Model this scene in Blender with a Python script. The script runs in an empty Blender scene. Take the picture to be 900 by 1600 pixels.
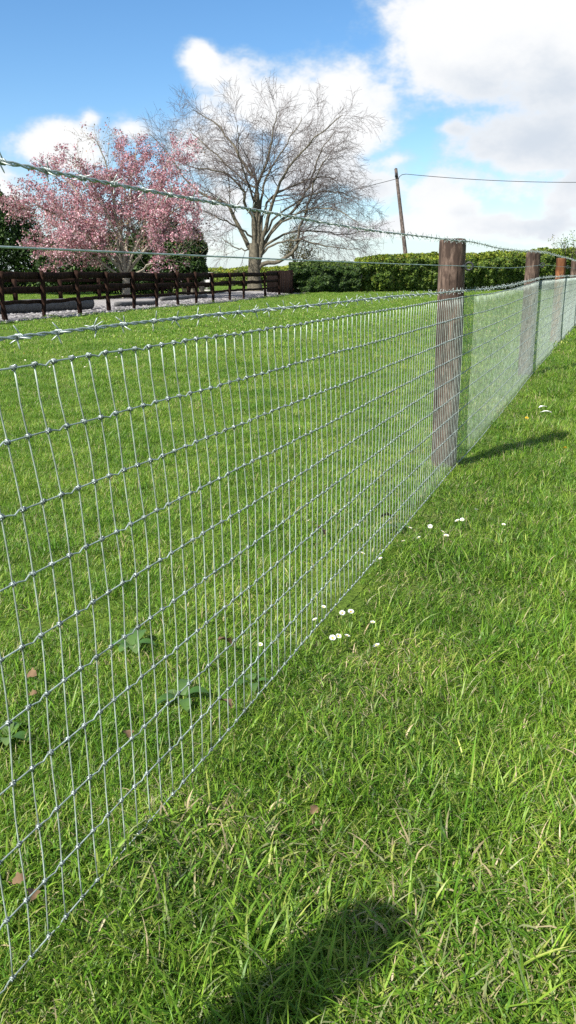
import bpy, math, random
import numpy as np
from mathutils import Vector, Matrix, noise as mnoise

R = math.radians
rng = np.random.default_rng(7)
random.seed(7)
sc = bpy.context.scene
C = sc.collection

# ------------------------------------------------------------------ camera
F_PX, PITCH, CAMZ = 1314.0, R(15.85), 1.045          # focal length in pixels of a 900 x 1600 frame
cam_d = bpy.data.cameras.new('camera')
cam = bpy.data.objects.new('camera', cam_d); C.objects.link(cam)
cam.location = (0, 0, CAMZ)
cam.rotation_euler = (R(90) - PITCH, 0, 0)
cam_d.sensor_fit = 'VERTICAL'; cam_d.sensor_height = 36.0
cam_d.lens = F_PX / 1600 * 36.0
cam_d.clip_start = 0.05; cam_d.clip_end = 6000
sc.camera = cam

# ------------------------------------------------------------------ sun + sky + exposure
SUN_EL = R(41); SHADOW_AZ = R(45)                   # azimuth from +Y towards +X in which shadows fall
sun_from = Vector((-math.sin(SHADOW_AZ) * math.cos(SUN_EL), -math.cos(SHADOW_AZ) * math.cos(SUN_EL), math.sin(SUN_EL)))
sl = bpy.data.lights.new('sun', 'SUN'); sl.energy = 5.0; sl.angle = R(0.53); sl.color = (1.0, 0.95, 0.87)
so = bpy.data.objects.new('sun', sl); C.objects.link(so)
so.rotation_euler = (-sun_from).to_track_quat('-Z', 'Y').to_euler(); so.location = sun_from * 30

w = bpy.data.worlds.new('World'); sc.world = w; w.use_nodes = True
w.cycles.sampling_method = 'NONE'
def build_world():
    nt = w.node_tree; nt.nodes.clear()
    N, L = nt.nodes.new, nt.links.new
    # cloud density as a function of direction
    g = bpy.data.node_groups.new('cloud_density', 'ShaderNodeTree')
    g.interface.new_socket('Vector', in_out='INPUT', socket_type='NodeSocketVector')
    g.interface.new_socket('Density', in_out='OUTPUT', socket_type='NodeSocketFloat')
    gn, gl = g.nodes.new, g.links.new
    gi, go = gn('NodeGroupInput'), gn('NodeGroupOutput')
    def m(op, a, b=None, c=None, clamp=False):
        n = gn('ShaderNodeMath'); n.operation = op; n.use_clamp = clamp
        for i, v in enumerate((a, b, c)):
            if v is None: continue
            if hasattr(v, 'links'): gl(v, n.inputs[i])
            else: n.inputs[i].default_value = v
        return n.outputs[0]
    def vm(op, a, b=None):
        n = gn('ShaderNodeVectorMath'); n.operation = op
        for i, v in enumerate((a, b)):
            if v is None: continue
            if hasattr(v, 'links'): gl(v, n.inputs[i])
            else: n.inputs[i].default_value = v
        return n
    def nz(vec, scale, detail, rough, lac=2.0):
        n = gn('ShaderNodeTexNoise'); n.inputs['Scale'].default_value = scale; n.inputs['Detail'].default_value = detail
        n.inputs['Roughness'].default_value = rough; n.inputs['Lacunarity'].default_value = lac
        gl(vec, n.inputs['Vector']); return n
    st = vm('MULTIPLY', gi.outputs[0], (1.0, 1.0, 1.55)).outputs[0]
    # gentle warp so that the banks have ragged outlines
    wn = nz(st, 6.0, 2.0, 0.6)
    wv = vm('SUBTRACT', wn.outputs['Color'], (0.5, 0.5, 0.5)).outputs[0]
    wv = vm('MULTIPLY', wv, (0.09, 0.09, 0.06)).outputs[0]
    dv = vm('ADD', gi.outputs[0], wv).outputs[0]
    def dirpx(x, y):
        r_, u_ = x - 450, 800 - y
        v = Vector((r_, F_PX * math.cos(PITCH) + u_ * math.sin(PITCH), -F_PX * math.sin(PITCH) + u_ * math.cos(PITCH)))
        return v.normalized()
    # cloud banks (centre in the photograph, half width, half height, weight)
    banks = [(790, 45, 150, 75, 1.25), (680, 60, 62, 55, .9), (900, 95, 130, 70, 1.0), (545, 165, 120, 62, 1.0), (430, 150, 95, 50, .95),
             (316, 106, 30, 24, .95), (830, 235, 110, 42, 1.0), (720, 215, 40, 16, .75), (905, 300, 90, 40, .85), (110, 228, 62, 34, 1.0),
             (140, 178, 26, 16, .75), (215, 195, 60, 24, .6), (10, 300, 60, 44, .85), (340, 220, 110, 60, .75), (585, 300, 60, 40, .8), (690, 320, 80, 36, .85), (760, 290, 120, 26, .72), (620, 262, 60, 22, .62),
             (800, 350, 150, 34, .85), (590, 365, 120, 30, .85), (330, 330, 90, 60, .8), (470, 270, 100, 60, .7)]
    tot = None
    for (x, y, rx, ry, wt) in banks:
        c = dirpx(x, y)
        d = vm('SUBTRACT', dv, tuple(c)).outputs[0]
        d = vm('MULTIPLY', d, (F_PX / rx, F_PX / rx * 0.8, F_PX / ry)).outputs[0]
        ln = vm('LENGTH', d).outputs['Value']
        b = m('SUBTRACT', 1.0, m('MULTIPLY', ln, 0.52), clamp=True)
        b = m('MULTIPLY', b, wt)
        tot = b if tot is None else m('SMOOTH_MAX', tot, b, 0.12)
    # the same kind of scattered cumulus over all the rest of the sky
    big = nz(st, 2.3, 1.0, 0.5)
    sy = gn('ShaderNodeSeparateXYZ'); gl(gi.outputs[0], sy.inputs[0])
    away = m('MULTIPLY', m('SUBTRACT', 0.80, sy.outputs['Y']), 3.0, clamp=True)
    base2 = m('MULTIPLY', m('MULTIPLY', m('SUBTRACT', big.outputs['Fac'], 0.36), 3.0, clamp=True), away)
    tot = m('MAXIMUM', tot, base2)
    fine = nz(st, 9.5, 5.0, 0.64)
    f2 = m('MULTIPLY', m('SUBTRACT', fine.outputs['Fac'], 0.5), 1.1)
    dens = m('ADD', tot, f2)
    gl(dens, go.inputs[0])

    tc = N('ShaderNodeTexCoord')
    def dens_at(off):
        n = N('ShaderNodeGroup'); n.node_tree = g
        if off is None: L(tc.outputs['Generated'], n.inputs[0])
        else:
            a = N('ShaderNodeVectorMath'); a.operation = 'ADD'; a.inputs[1].default_value = off
            L(tc.outputs['Generated'], a.inputs[0]); L(a.outputs[0], n.inputs[0])
        return n.outputs[0]
    def mr(v, a, b, c=0.0, d=1.0, smooth=True):
        n = N('ShaderNodeMapRange'); n.interpolation_type = 'SMOOTHSTEP' if smooth else 'LINEAR'
        L(v, n.inputs['Value'])
        for k, x in zip(('From Min', 'From Max', 'To Min', 'To Max'), (a, b, c, d)): n.inputs[k].default_value = x
        return n.outputs[0]
    def M(op, a, b):
        n = N('ShaderNodeMath'); n.operation = op
        for i, v in enumerate((a, b)):
            if hasattr(v, 'links'): L(v, n.inputs[i])
            else: n.inputs[i].default_value = v
        return n.outputs[0]
    d0 = dens_at(None)
    dup = dens_at((-0.015, 0.0, 0.085))                 # cloud overhead, towards the light
    alpha = mr(d0, 0.29, 0.66)
    shade = mr(dup, 0.30, 1.0)
    thick = mr(d0, 0.40, 0.95)
    shade = M('MULTIPLY', shade, M('ADD', M('MULTIPLY', thick, 0.75), 0.25))
    sz = N('ShaderNodeSeparateXYZ'); L(tc.outputs['Generated'], sz.inputs[0])
    veil = mr(sz.outputs['Z'], -0.02, 0.13, 0.75, 0.0)       # thin white veil low over the horizon, all round
    alpha = M('MAXIMUM', alpha, veil)
    cm = N('ShaderNodeMix'); cm.data_type = 'RGBA'
    cm.inputs['A'].default_value = (0.50, 0.505, 0.51, 1); cm.inputs['B'].default_value = (0.345, 0.38, 0.425, 1)
    L(shade, cm.inputs['Factor'])
    c2 = N('ShaderNodeMix'); c2.data_type = 'RGBA'; c2.inputs['A'].default_value = (0.30, 0.375, 0.445, 1)
    L(mr(d0, 0.36, 0.60), c2.inputs['Factor']); L(cm.outputs['Result'], c2.inputs['B']); cm = c2
    sky = N('ShaderNodeTexSky'); sky.sky_type = 'NISHITA'; sky.sun_disc = False
    sky.sun_elevation = SUN_EL; sky.sun_rotation = math.atan2(sun_from.x, sun_from.y)
    sky.air_density = 1.0; sky.dust_density = 0.1; sky.ozone_density = 4.0
    b1 = N('ShaderNodeBackground'); b1.inputs['Strength'].default_value = 0.084
    hs = N('ShaderNodeHueSaturation'); hs.inputs['Saturation'].default_value = 1.18
    L(sky.outputs[0], hs.inputs['Color']); L(hs.outputs[0], b1.inputs['Color'])
    b2 = N('ShaderNodeBackground'); b2.inputs['Strength'].default_value = 1.0; L(cm.outputs['Result'], b2.inputs['Color'])
    mx = N('ShaderNodeMixShader'); L(alpha, mx.inputs[0]); L(b1.outputs[0], mx.inputs[1]); L(b2.outputs[0], mx.inputs[2])
    out = N('ShaderNodeOutputWorld'); L(mx.outputs[0], out.inputs['Surface'])
build_world()
vs = sc.view_settings
vs.view_transform = 'Standard'; vs.look = 'None'; vs.gamma = 1.0; vs.exposure = 1.0; vs.use_curve_mapping = False
sc.cycles.max_bounces = 4; sc.cycles.diffuse_bounces = 3; sc.cycles.glossy_bounces = 2; sc.cycles.transmission_bounces = 3
sc.cycles.use_denoising = False

# ------------------------------------------------------------------ places
AZ = R(20.95)
U = np.array([math.sin(AZ), math.cos(AZ)])            # along the wire fence
NL = np.array([-math.cos(AZ), math.sin(AZ)])          # from the camera towards the fence
def sstep(a, b, x):
    t = np.clip((x - a) / (b - a), 0, 1); return t * t * (3 - 2 * t)
def ground(x, y):
    x = np.asarray(x, float); y = np.asarray(y, float)
    z = 0.05 * sstep(5.0, 9.5, y) - .02
    z = z + 0.010 * np.sin(x * 2.1 + 0.7) * np.sin(y * 1.7 + 0.3) + 0.006 * np.sin(x * 5.3 + y * 3.1) * np.cos(y * 4.7 - x * 2.2)
    return z + 0.05 * np.sin(x * .21 + 1.0) * np.sin(y * .17) * sstep(10, 25, y)
def gz(x, y): return float(ground(x, y))
def fp(t, D, z=0.0):
    p = U * t + NL * D
    return Vector((p[0], p[1], z))
def ray(x, y):
    r_, u_ = x - 450, 800 - y
    return r_, F_PX * math.cos(PITCH) + u_ * math.sin(PITCH), -F_PX * math.sin(PITCH) + u_ * math.cos(PITCH)
def at(x, y, Y):                                      # the point at forward distance Y in the direction of a pixel
    a, b, c = ray(x, y); k = Y / b
    return Vector((a * k, Y, CAMZ + c * k))
def on_ground(x, y):
    a, b, c = ray(x, y); z = 0.0
    for _ in range(6):
        k = (z - CAMZ) / c; z = gz(a * k, b * k)
    return Vector((a * k, b * k, z))

# ------------------------------------------------------------------ mesh helpers
def link(name, me, mat=None, parent=None, smooth=False):
    if mat is not None and not me.materials: me.materials.append(mat)
    o = bpy.data.objects.new(name, me); C.objects.link(o)
    if parent is not None: o.parent = parent
    if smooth: me.shade_smooth()
    return o
def mesh(name, V, faces, cols=None):
    """V (n,3); faces: list of (m,k) int arrays; cols: (n,3) vertex colours"""
    me = bpy.data.meshes.new(name)
    V = np.asarray(V, np.float32).reshape(-1, 3)
    if not isinstance(faces, (list, tuple)): faces = [faces]
    faces = [np.asarray(f, np.int32) for f in faces if len(f)]
    nl = sum(f.size for f in faces); nf = sum(len(f) for f in faces)
    me.vertices.add(len(V)); me.vertices.foreach_set('co', V.ravel())
    me.loops.add(nl); me.polygons.add(nf)
    me.loops.foreach_set('vertex_index', np.concatenate([f.ravel() for f in faces]))
    tot = np.concatenate([np.full(len(f), f.shape[1], np.int32) for f in faces])
    st = np.concatenate([[0], np.cumsum(tot)[:-1]]).astype(np.int32)
    me.polygons.foreach_set('loop_start', st)
    me.update(calc_edges=True); me.validate()
    if cols is not None:
        at_ = me.color_attributes.new('tint', 'FLOAT_COLOR', 'POINT')
        c = np.ones((len(V), 4), np.float32); c[:, :3] = cols
        at_.data.foreach_set('color', c.ravel())
    return me
class MB:
    def __init__(s): s.V = []; s.F = {}; s.C = []; s.n = 0
    def add(s, V, F, col=None):
        V = np.asarray(V, float).reshape(-1, 3); s.V.append(V)
        for f in (F if isinstance(F, list) else [F]):
            f = np.asarray(f, int)
            if len(f): s.F.setdefault(f.shape[1], []).append(f + s.n)
        if col is not None: s.C.append(np.broadcast_to(np.asarray(col, float), V.shape))
        s.n += len(V)
    def tube(s, P, r, sides=6, col=None, caps=True):
        V, F = tube(P, r, sides, caps); s.add(V, F, col)
    def box(s, c, size, M=None, col=None):
        V, F = boxm(c, size, M); s.add(V, F, col)
    def mesh(s, name):
        return mesh(name, np.concatenate(s.V), [np.concatenate(f) for f in s.F.values()], np.concatenate(s.C) if s.C else None)
    def build(s, name, mat, parent=None, smooth=False):
        return link(name, s.mesh(name), mat, parent, smooth)
def tube(P, r, sides=6, caps=True):
    P = np.asarray(P, float); n = len(P)
    r = np.broadcast_to(np.asarray(r, float), (n,))
    T = np.gradient(P, axis=0); T /= np.linalg.norm(T, axis=1)[:, None] + 1e-12
    a = np.array([0, 0, 1.0]) if abs(T[0][2]) < .9 else np.array([1.0, 0, 0])
    Nn = np.zeros((n, 3)); v = np.cross(T[0], a); v /= np.linalg.norm(v); Nn[0] = v
    for i in range(1, n):
        v = Nn[i - 1] - T[i] * np.dot(Nn[i - 1], T[i]); Nn[i] = v / (np.linalg.norm(v) + 1e-12)
    B = np.cross(T, Nn)
    th = np.arange(sides) * 2 * math.pi / sides
    V = (P[:, None, :] + r[:, None, None] * (np.cos(th)[None, :, None] * Nn[:, None, :] + np.sin(th)[None, :, None] * B[:, None, :])).reshape(-1, 3)
    i = np.arange(n - 1)[:, None] * sides; j = np.arange(sides)[None, :]; k = (j + 1) % sides
    F = np.stack([i + j, i + k, i + sides + k, i + sides + j], -1).reshape(-1, 4)
    Fs = [F]
    if caps: Fs.append(np.array([list(range(sides))[::-1], list((n - 1) * sides + np.arange(sides))]))
    return V, Fs
BOXF = np.array([[0, 2, 3, 1], [4, 5, 7, 6], [0, 1, 5, 4], [2, 6, 7, 3], [0, 4, 6, 2], [1, 3, 7, 5]])
def boxm(c, size, M=None):
    s = np.array([[x, y, z] for x in (-.5, .5) for y in (-.5, .5) for z in (-.5, .5)]) * np.asarray(size, float)
    if M is not None: s = s @ np.array(M.to_3x3()).T
    F = np.array([[0, 1, 3, 2], [4, 6, 7, 5], [0, 4, 5, 1], [2, 3, 7, 6], [0, 2, 6, 4], [1, 5, 7, 3]])
    return s + np.asarray(c, float), F
def empty(name, loc=(0, 0, 0), rz=0.0):
    o = bpy.data.objects.new(name, None); C.objects.link(o); o.location = loc; o.rotation_euler.z = rz
    o.empty_display_size = .2
    return o
def tag(o, label=None, cat=None, group=None, kind=None):
    if label: o['label'] = label
    if cat: o['category'] = cat
    if group: o['group'] = group
    if kind: o['kind'] = kind
    return o

# ------------------------------------------------------------------ materials
def newmat(name):
    m = bpy.data.materials.new(name); m.use_nodes = True
    nt = m.node_tree; nt.nodes.clear()
    out = nt.nodes.new('ShaderNodeOutputMaterial')
    return m, nt, nt.nodes.new, nt.links.new, out
def noise_node(nt, scale, detail=4, rough=.55, vec=None, stretch=None, obj=False):
    n = nt.nodes.new('ShaderNodeTexNoise'); n.inputs['Scale'].default_value = scale
    n.inputs['Detail'].default_value = detail; n.inputs['Roughness'].default_value = rough
    if vec is None:
        if obj: vec = nt.nodes.new('ShaderNodeTexCoord').outputs['Object']
        else: vec = nt.nodes.new('ShaderNodeNewGeometry').outputs['Position']
    if stretch:
        mp = nt.nodes.new('ShaderNodeVectorMath'); mp.operation = 'MULTIPLY'; mp.inputs[1].default_value = stretch
        nt.links.new(vec, mp.inputs[0]); vec = mp.outputs[0]
    nt.links.new(vec, n.inputs['Vector'])
    return n
def ramp(nt, fac, stops):
    r = nt.nodes.new('ShaderNodeValToRGB'); e = r.color_ramp.elements
    while len(e) < len(stops): e.new(.5)
    for el, (p, c) in zip(e, stops): el.position = p; el.color = (*c, 1)
    nt.links.new(fac, r.inputs[0]); return r.outputs[0]
def bump(nt, h, strength, dist):
    b = nt.nodes.new('ShaderNodeBump'); b.inputs['Strength'].default_value = strength; b.inputs['Distance'].default_value = dist
    nt.links.new(h, b.inputs['Height']); return b.outputs[0]
def mixc(nt, fac, a, b, mode='MIX'):
    m = nt.nodes.new('ShaderNodeMix'); m.data_type = 'RGBA'; m.blend_type = mode
    for s, v in (('Factor', fac), ('A', a), ('B', b)):
        if hasattr(v, 'links'): nt.links.new(v, m.inputs[s])
        elif s == 'Factor': m.inputs[s].default_value = v
        else: m.inputs[s].default_value = (*v, 1)
    return m.outputs['Result']
def principled(nt, out, col, rough=.7, metal=0.0, normal=None, spec=.3):
    p = nt.nodes.new('ShaderNodeBsdfPrincipled')
    if hasattr(col, 'links'): nt.links.new(col, p.inputs['Base Color'])
    else: p.inputs['Base Color'].default_value = (*col, 1)
    if hasattr(rough, 'links'): nt.links.new(rough, p.inputs['Roughness'])
    else: p.inputs['Roughness'].default_value = rough
    p.inputs['Metallic'].default_value = metal; p.inputs['Specular IOR Level'].default_value = spec
    if normal: nt.links.new(normal, p.inputs['Normal'])
    nt.links.new(p.outputs[0], out.inputs['Surface'])
    return p
def leaf_mat(name, trans=.35, rough=.5, spec=.3, patch=None, mul=(1, 1, 1)):
    """foliage lit through: colours from the tint attribute, broken up by a slow patchy noise"""
    m, nt, N, L, out = newmat(name)
    a = N('ShaderNodeAttribute'); a.attribute_name = 'tint'
    col = a.outputs['Color']
    if patch:
        for sc_, lo, hi in patch:
            n = noise_node(nt, sc_, 3, .5)
            col = mixc(nt, 1.0, col, ramp(nt, n.outputs['Fac'], [(.32, lo), (.68, hi)]), 'MULTIPLY')
    p = principled(nt, out, col, rough, 0, None, spec)
    t = N('ShaderNodeBsdfTranslucent'); L(col, t.inputs['Color'])
    mx = N('ShaderNodeMixShader'); mx.inputs[0].default_value = trans
    L(p.outputs[0], mx.inputs[1]); L(t.outputs[0], mx.inputs[2]); L(mx.outputs[0], out.inputs['Surface'])
    return m
def wood_mat(name, cols, scale=(38, 38, 3.0), rough=.85, spec=.25):
    m, nt, N, L, out = newmat(name)
    n1 = noise_node(nt, 1.0, 6, .65, stretch=scale, obj=True)
    n2 = noise_node(nt, 5.5, 5, .6, obj=True)
    c = ramp(nt, n1.outputs['Fac'], [(.28, cols[0]), (.5, cols[1]), (.72, cols[2])])
    c = mixc(nt, 1.0, c, ramp(nt, n2.outputs['Fac'], [(.3, (.62, .6, .6)), (.7, (1.15, 1.12, 1.1))]), 'MULTIPLY')
    n4 = noise_node(nt, 1.0, 5, .7, stretch=(19, 19, 6.5), obj=True)
    c = mixc(nt, ramp(nt, n4.outputs['Fac'], [(.50, (0, 0, 0)), (.66, (.75, .75, .75))]), c, tuple(min(1, v * 1.9) for v in cols[2]))
    n3 = noise_node(nt, 1.0, 3, .5, stretch=(60, 60, 2.2), obj=True)
    crack = ramp(nt, n3.outputs['Fac'], [(.33, (.25, .22, .2)), (.40, (1, 1, 1))])
    c = mixc(nt, .8, c, crack, 'MULTIPLY')
    h = N('ShaderNodeMath'); h.operation = 'ADD'; L(n1.outputs['Fac'], h.inputs[0]); L(crack, h.inputs[1])
    principled(nt, out, c, rough, 0, bump(nt, h.outputs[0], .6, .006), spec)
    return m
def plain(name, col, rough=.7, metal=0.0, var=.25, vscale=20, bstr=0.0, spec=.3, obj=True):
    m, nt, N, L, out = newmat(name)
    n = noise_node(nt, vscale, 4, .6, obj=obj)
    lo = tuple(c * (1 - var) for c in col); hi = tuple(min(1, c * (1 + var)) for c in col)
    c = ramp(nt, n.outputs['Fac'], [(.3, lo), (.7, hi)])
    principled(nt, out, c, rough, metal, bump(nt, n.outputs['Fac'], bstr, .01) if bstr else None, spec)
    return m

M_grass = leaf_mat('grass_blades', .42, .45, .32, patch=[(.6, (.80, .86, .75), (1.16, 1.07, 1.12)), (2.6, (.70, .80, .68), (1.30, 1.14, 1.40))])
M_hedge = leaf_mat('hedge_leaves', .25, .55, .25, patch=[(.9, (.7, .75, .7), (1.3, 1.2, 1.0))])
M_dark = leaf_mat('evergreen_leaves', .2, .55, .25, patch=[(1.1, (.65, .7, .7), (1.3, 1.25, 1.0))])
M_bloss = leaf_mat('blossom_petals', .42, .6, .15, patch=[(1.2, (.82, .76, .78), (1.1, 1.1, 1.1))])
M_leaf = leaf_mat('weed_leaves', .3, .4, .35)
M_galv = plain('galvanised_wire', (.33, .39, .35), .5, .3, .45, 26, spec=.4)
M_knot = plain('wrapped_knot', (.235, .275, .265), .38, .6, .4, 120, spec=.5)
M_barb = plain('barbed_galvanised', (.33, .38, .365), .45, .35, .25, 300, spec=.45)
M_post = wood_mat('creosoted_post', [(.018, .012, .010), (.056, .037, .029), (.105, .074, .058)], (26, 26, 3.2))
M_post2 = wood_mat('orange_new_post', [(.055, .021, .009), (.115, .045, .018), (.165, .072, .032)])
M_rail = wood_mat('dark_stained_rail', [(.008, .0045, .0035), (.018, .0095, .007), (.034, .018, .012)], (30, 30, 6), spec=.08)
M_black = plain('black_plastic', (.02, .022, .024), .4)
M_bark = plain('pale_bark', (.11, .098, .070), .9, 0, .4, 7, .4)
M_twig = plain('purple_brown_twig', (.105, .084, .080), .9, 0, .25, 3)
M_cbark = plain('cherry_bark', (.24, .215, .17), .85, 0, .35, 6, .3)
M_white = plain('petal_white', (.80, .80, .76), .6, 0, .04, 90)
M_yellow = plain('flower_yellow', (.75, .50, .02), .6, 0, .1, 90)
M_dead = plain('dead_leaf_brown', (.15, .095, .05), .8, 0, .4, 30, .3)
M_pole = wood_mat('weathered_pole', [(.05, .04, .036), (.09, .074, .066), (.14, .115, .105)], (12, 12, .8))
M_concrete = plain('pale_concrete', (.42, .41, .39), .9, 0, .18, 9, .3)
M_log = plain('grey_timber', (.10, .10, .10), .9, 0, .3, 8, .4)
M_cable = plain('black_cable', (.03, .03, .033), .6)

def ground_mat():
    m, nt, N, L, out = newmat('turf_soil')
    n1 = noise_node(nt, 60, 6, .65); n2 = noise_node(nt, .55, 3, .5); n3 = noise_node(nt, 7, 5, .6)
    c = ramp(nt, n1.outputs['Fac'], [(.3, (.050, .085, .014)), (.55, (.105, .180, .026)), (.8, (.17, .23, .055))])
    c = mixc(nt, 1.0, c, ramp(nt, n2.outputs['Fac'], [(.32, (.80, .84, .78)), (.68, (1.12, 1.06, 1.0))]), 'MULTIPLY')
    c = mixc(nt, 1.0, c, ramp(nt, n3.outputs['Fac'], [(.3, (.72, .78, .8)), (.7, (1.2, 1.1, 1.05))]), 'MULTIPLY')
    principled(nt, out, c, .95, 0, bump(nt, n1.outputs['Fac'], .8, .03), .1)
    return m
M_ground = ground_mat()
def gravel_mat(name, a, b):
    m, nt, N, L, out = newmat(name)
    v = N('ShaderNodeTexVoronoi'); v.inputs['Scale'].default_value = 18
    L(N('ShaderNodeNewGeometry').outputs['Position'], v.inputs['Vector'])
    n = noise_node(nt, 2.0, 4, .6)
    sx = N('ShaderNodeSeparateColor'); L(v.outputs['Color'], sx.inputs[0])
    c = ramp(nt, sx.outputs[0], [(0, a), (1, b)])
    c = mixc(nt, 1.0, c, ramp(nt, n.outputs['Fac'], [(.3, (.75, .75, .75)), (.7, (1.1, 1.1, 1.1))]), 'MULTIPLY')
    principled(nt, out, c, .95, 0, bump(nt, v.outputs['Distance'], .8, .03), .1)
    return m
M_gravel = gravel_mat('gravel_bed', (.075, .072, .076), (.215, .205, .21))
M_drive = gravel_mat('pale_drive', (.22, .21, .205), (.34, .325, .31))

# ------------------------------------------------------------------ the ground
def axis(vals):
    return np.array(sorted(set(np.round(vals, 4))))
xs = axis(np.concatenate([-np.geomspace(6, 2500, 26), np.arange(-6, 8.01, .16), np.geomspace(8, 2500, 26)]))
ys = axis(np.concatenate([-np.geomspace(2, 400, 10), np.arange(-2, 12.01, .16), np.geomspace(12, 60, 60), np.geomspace(60, 4500, 30)]))
X, Y = np.meshgrid(xs, ys)
Z = ground(X, Y)
nx_, ny_ = len(xs), len(ys)
ii = (np.arange(ny_ - 1)[:, None] * nx_ + np.arange(nx_ - 1)[None, :]).ravel()
gm = mesh('ground', np.stack([X, Y, Z], -1).reshape(-1, 3), np.stack([ii, ii + 1, ii + nx_ + 1, ii + nx_], -1))
tag(link('ground', gm, M_ground, smooth=True), kind='structure')

# ------------------------------------------------------------------ brown rail fence line (needed for the drive)
RB = [on_ground(0, 503), on_ground(440, 461)]
RB = [Vector((p.x, p.y, 0)) for p in RB]
rdir = (RB[1] - RB[0]).normalized(); rnor = Vector((-rdir.y, rdir.x, 0))          # rnor: to the left, beyond the fence
def rail_at_px(x):                                   # where the pixel column x meets the fence line
    k = ray(x, 440); a = k[0] / k[1]
    # (RB0.x + s*rdir.x) = a*(RB0.y + s*rdir.y)
    return (a * RB[0].y - RB[0].x) / (rdir.x - a * rdir.y)
def strip(name, offs0, offs1, s0, s1, mat, dz, n=60, wob=0.0):
    V = []
    for i in range(n + 1):
        s = s0 + (s1 - s0) * i / n
        for q, off in enumerate((offs0, (offs0 * 2 + offs1) / 3, (offs0 + offs1 * 2) / 3, offs1)):
            wv = wob * mnoise.noise(Vector((s * 1.3, q * 7.7, 3.1))) if q in (0, 3) else 0
            p = RB[0] + rdir * s + rnor * (off + wv)
            V.append((p.x, p.y, gz(p.x, p.y) + dz))
    i = np.arange(n)[:, None] * 4 + np.arange(3)[None, :]
    F = np.stack([i, i + 4, i + 5, i + 1], -1).reshape(-1, 4)
    return tag(link(name, mesh(name, V, F), mat), kind='structure')
strip('gravel_verge', -.35, 1.75, -8, 29, M_gravel, .02, 120, .35)
strip('driveway', 1.3, 5.2, -8, 60, M_drive, .012, 60, .5)

# ------------------------------------------------------------------ wire fence
LINE_N, STAY = 10, .0462
POST_T = [-.18, 4.62, 9.0, 13.22, 17.15, 21.5]
T_END = 21.5; D0 = .766
def rise(t): return ground(U[0] * t + NL[0] * D0, U[1] * t + NL[1] * D0) * 1.0
def rise_s(t): return 0.05 * sstep(5.0, 9.5, np.asarray(t) * .934)
def slack(t):                                        # 0 at the posts, 1 half way between two posts
    t = np.asarray(t, float); s = np.zeros_like(t)
    for a, b in zip(POST_T[:-1], POST_T[1:]):
        k = (t >= a) & (t <= b); s = np.where(k, np.sin(np.clip((t - a) / (b - a), 0, 1) * math.pi), s)
    return s
ZB = .012                                            # lowest line wire above the ground
def net(t, row):
    """point of the netting at distance t along the fence, row 0 = top line wire"""
    t = np.asarray(t, float); row = np.asarray(row, float)
    h = (9 - row) * .1016 * 1.0
    s = slack(t)
    D = D0 + s * (.010 * np.sin(row / 9 * math.pi) - .004 * (row < .5)) + .0012 * np.sin(t * 3.1 + row * .8)
    tt = t + s * .012 * np.sin(row / 9 * math.pi) + .0016 * np.sin(t * 9.7 + row * 2.3)
    tt = tt - .080 * s ** .8 * np.clip((4.5 - row) / 4.5, 0, 1) ** 1.8      # the top hangs back towards the near post
    z = ZB + h + rise_s(t) - s * .006 + .0009 * np.sin(t * 5.3 + row * 1.7) + .0007 * np.sin(t * 17.0 + row * 3.1)
    p = tt[..., None] * np.append(U, 0) + D[..., None] * np.append(NL, 0)
    p[..., 2] = z
    return p
fence = empty('wire_fence', fp(POST_T[1], D0, 0))
tag(fence, 'long galvanised wire netting fence with barbed wire on round brown posts across the lawn', 'fence')
bpy.context.view_layer.update()
FI = fence.matrix_world.inverted(); FOFF = np.array(fence.location)
netting = empty('netting'); netting.parent = fence
def into(mb, name, mat, par, smooth=True, kind=None):
    o = mb.build(name, mat, par, smooth); o.location = -fence.location
    if kind: o['kind'] = kind
    return o
stays = np.arange(POST_T[0] - .060, T_END, STAY)
for row in range(LINE_N):
    ts, dz = [], []
    for i, t in enumerate(stays[:-1]):
        ts.append(t); dz.append(0)
        if i % 3 == 1 and t < 9:
            ts += [t + .014, t + .027, t + .038]; dz += [-.0012, -.0042, .0016]
    P = net(np.array(ts), np.full(len(ts), row)); P[:, 2] += dz
    mb = MB(); mb.tube(P, .00150 if row in (0, 9) else .00138, 5); into(mb, 'line_wire', M_galv, netting)
far = MB(); n_stay = 0
rows = np.arange(0, 9.01, .5)
for i, t in enumerate(stays):
    P = net(np.full(len(rows), t), rows)
    P += np.append(U, 0) * (.0016 * np.sin(rows * 1.9 + i))[:, None]
    if t < 8.6: r_, sd = .00128, 5
    else: r_, sd = .00118, 4
    if t > .3 and n_stay < 300:
        mb = MB(); mb.tube(P, r_, sd); into(mb, 'stay_wire', M_galv, netting); n_stay += 1
    else: far.tube(P, r_, sd)
into(far, 'far_stay_wire', M_galv, netting, kind='stuff')
# hinge knots: the stay wrapped round the line wire
kb = MB()
th = np.linspace(0, 2.3 * 2 * math.pi, 15)
rr = .0034 + .0003 * np.sin(th * 2)
kb.tube(np.stack([np.linspace(-.0042, .0042, 15), rr * np.cos(th), rr * np.sin(th)], -1), .0013, 4)
kb.tube(np.array([[-.005, 0, 0], [-.002, 0, 0], [.002, 0, 0], [.005, 0, 0]]), np.array([.0016, .003, .003, .0016]), 6)
km = kb.mesh('knot'); km.materials.append(M_knot); km.shade_smooth()
kV = np.concatenate(kb.V); kF = [np.concatenate(f) for f in kb.F.values()]
oV = np.array([[1, 0, 0], [-1, 0, 0], [0, 1, 0], [0, -1, 0], [0, 0, 1], [0, 0, -1.]]) * (.0052, .0046, .0046)
oF = np.array([[0, 2, 4], [2, 1, 4], [1, 3, 4], [3, 0, 4], [2, 0, 5], [1, 2, 5], [3, 1, 5], [0, 3, 5]])
rotz = Matrix.Rotation(R(90) - AZ, 4, 'Z')
RZ = np.array(rotz.to_3x3())
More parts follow.
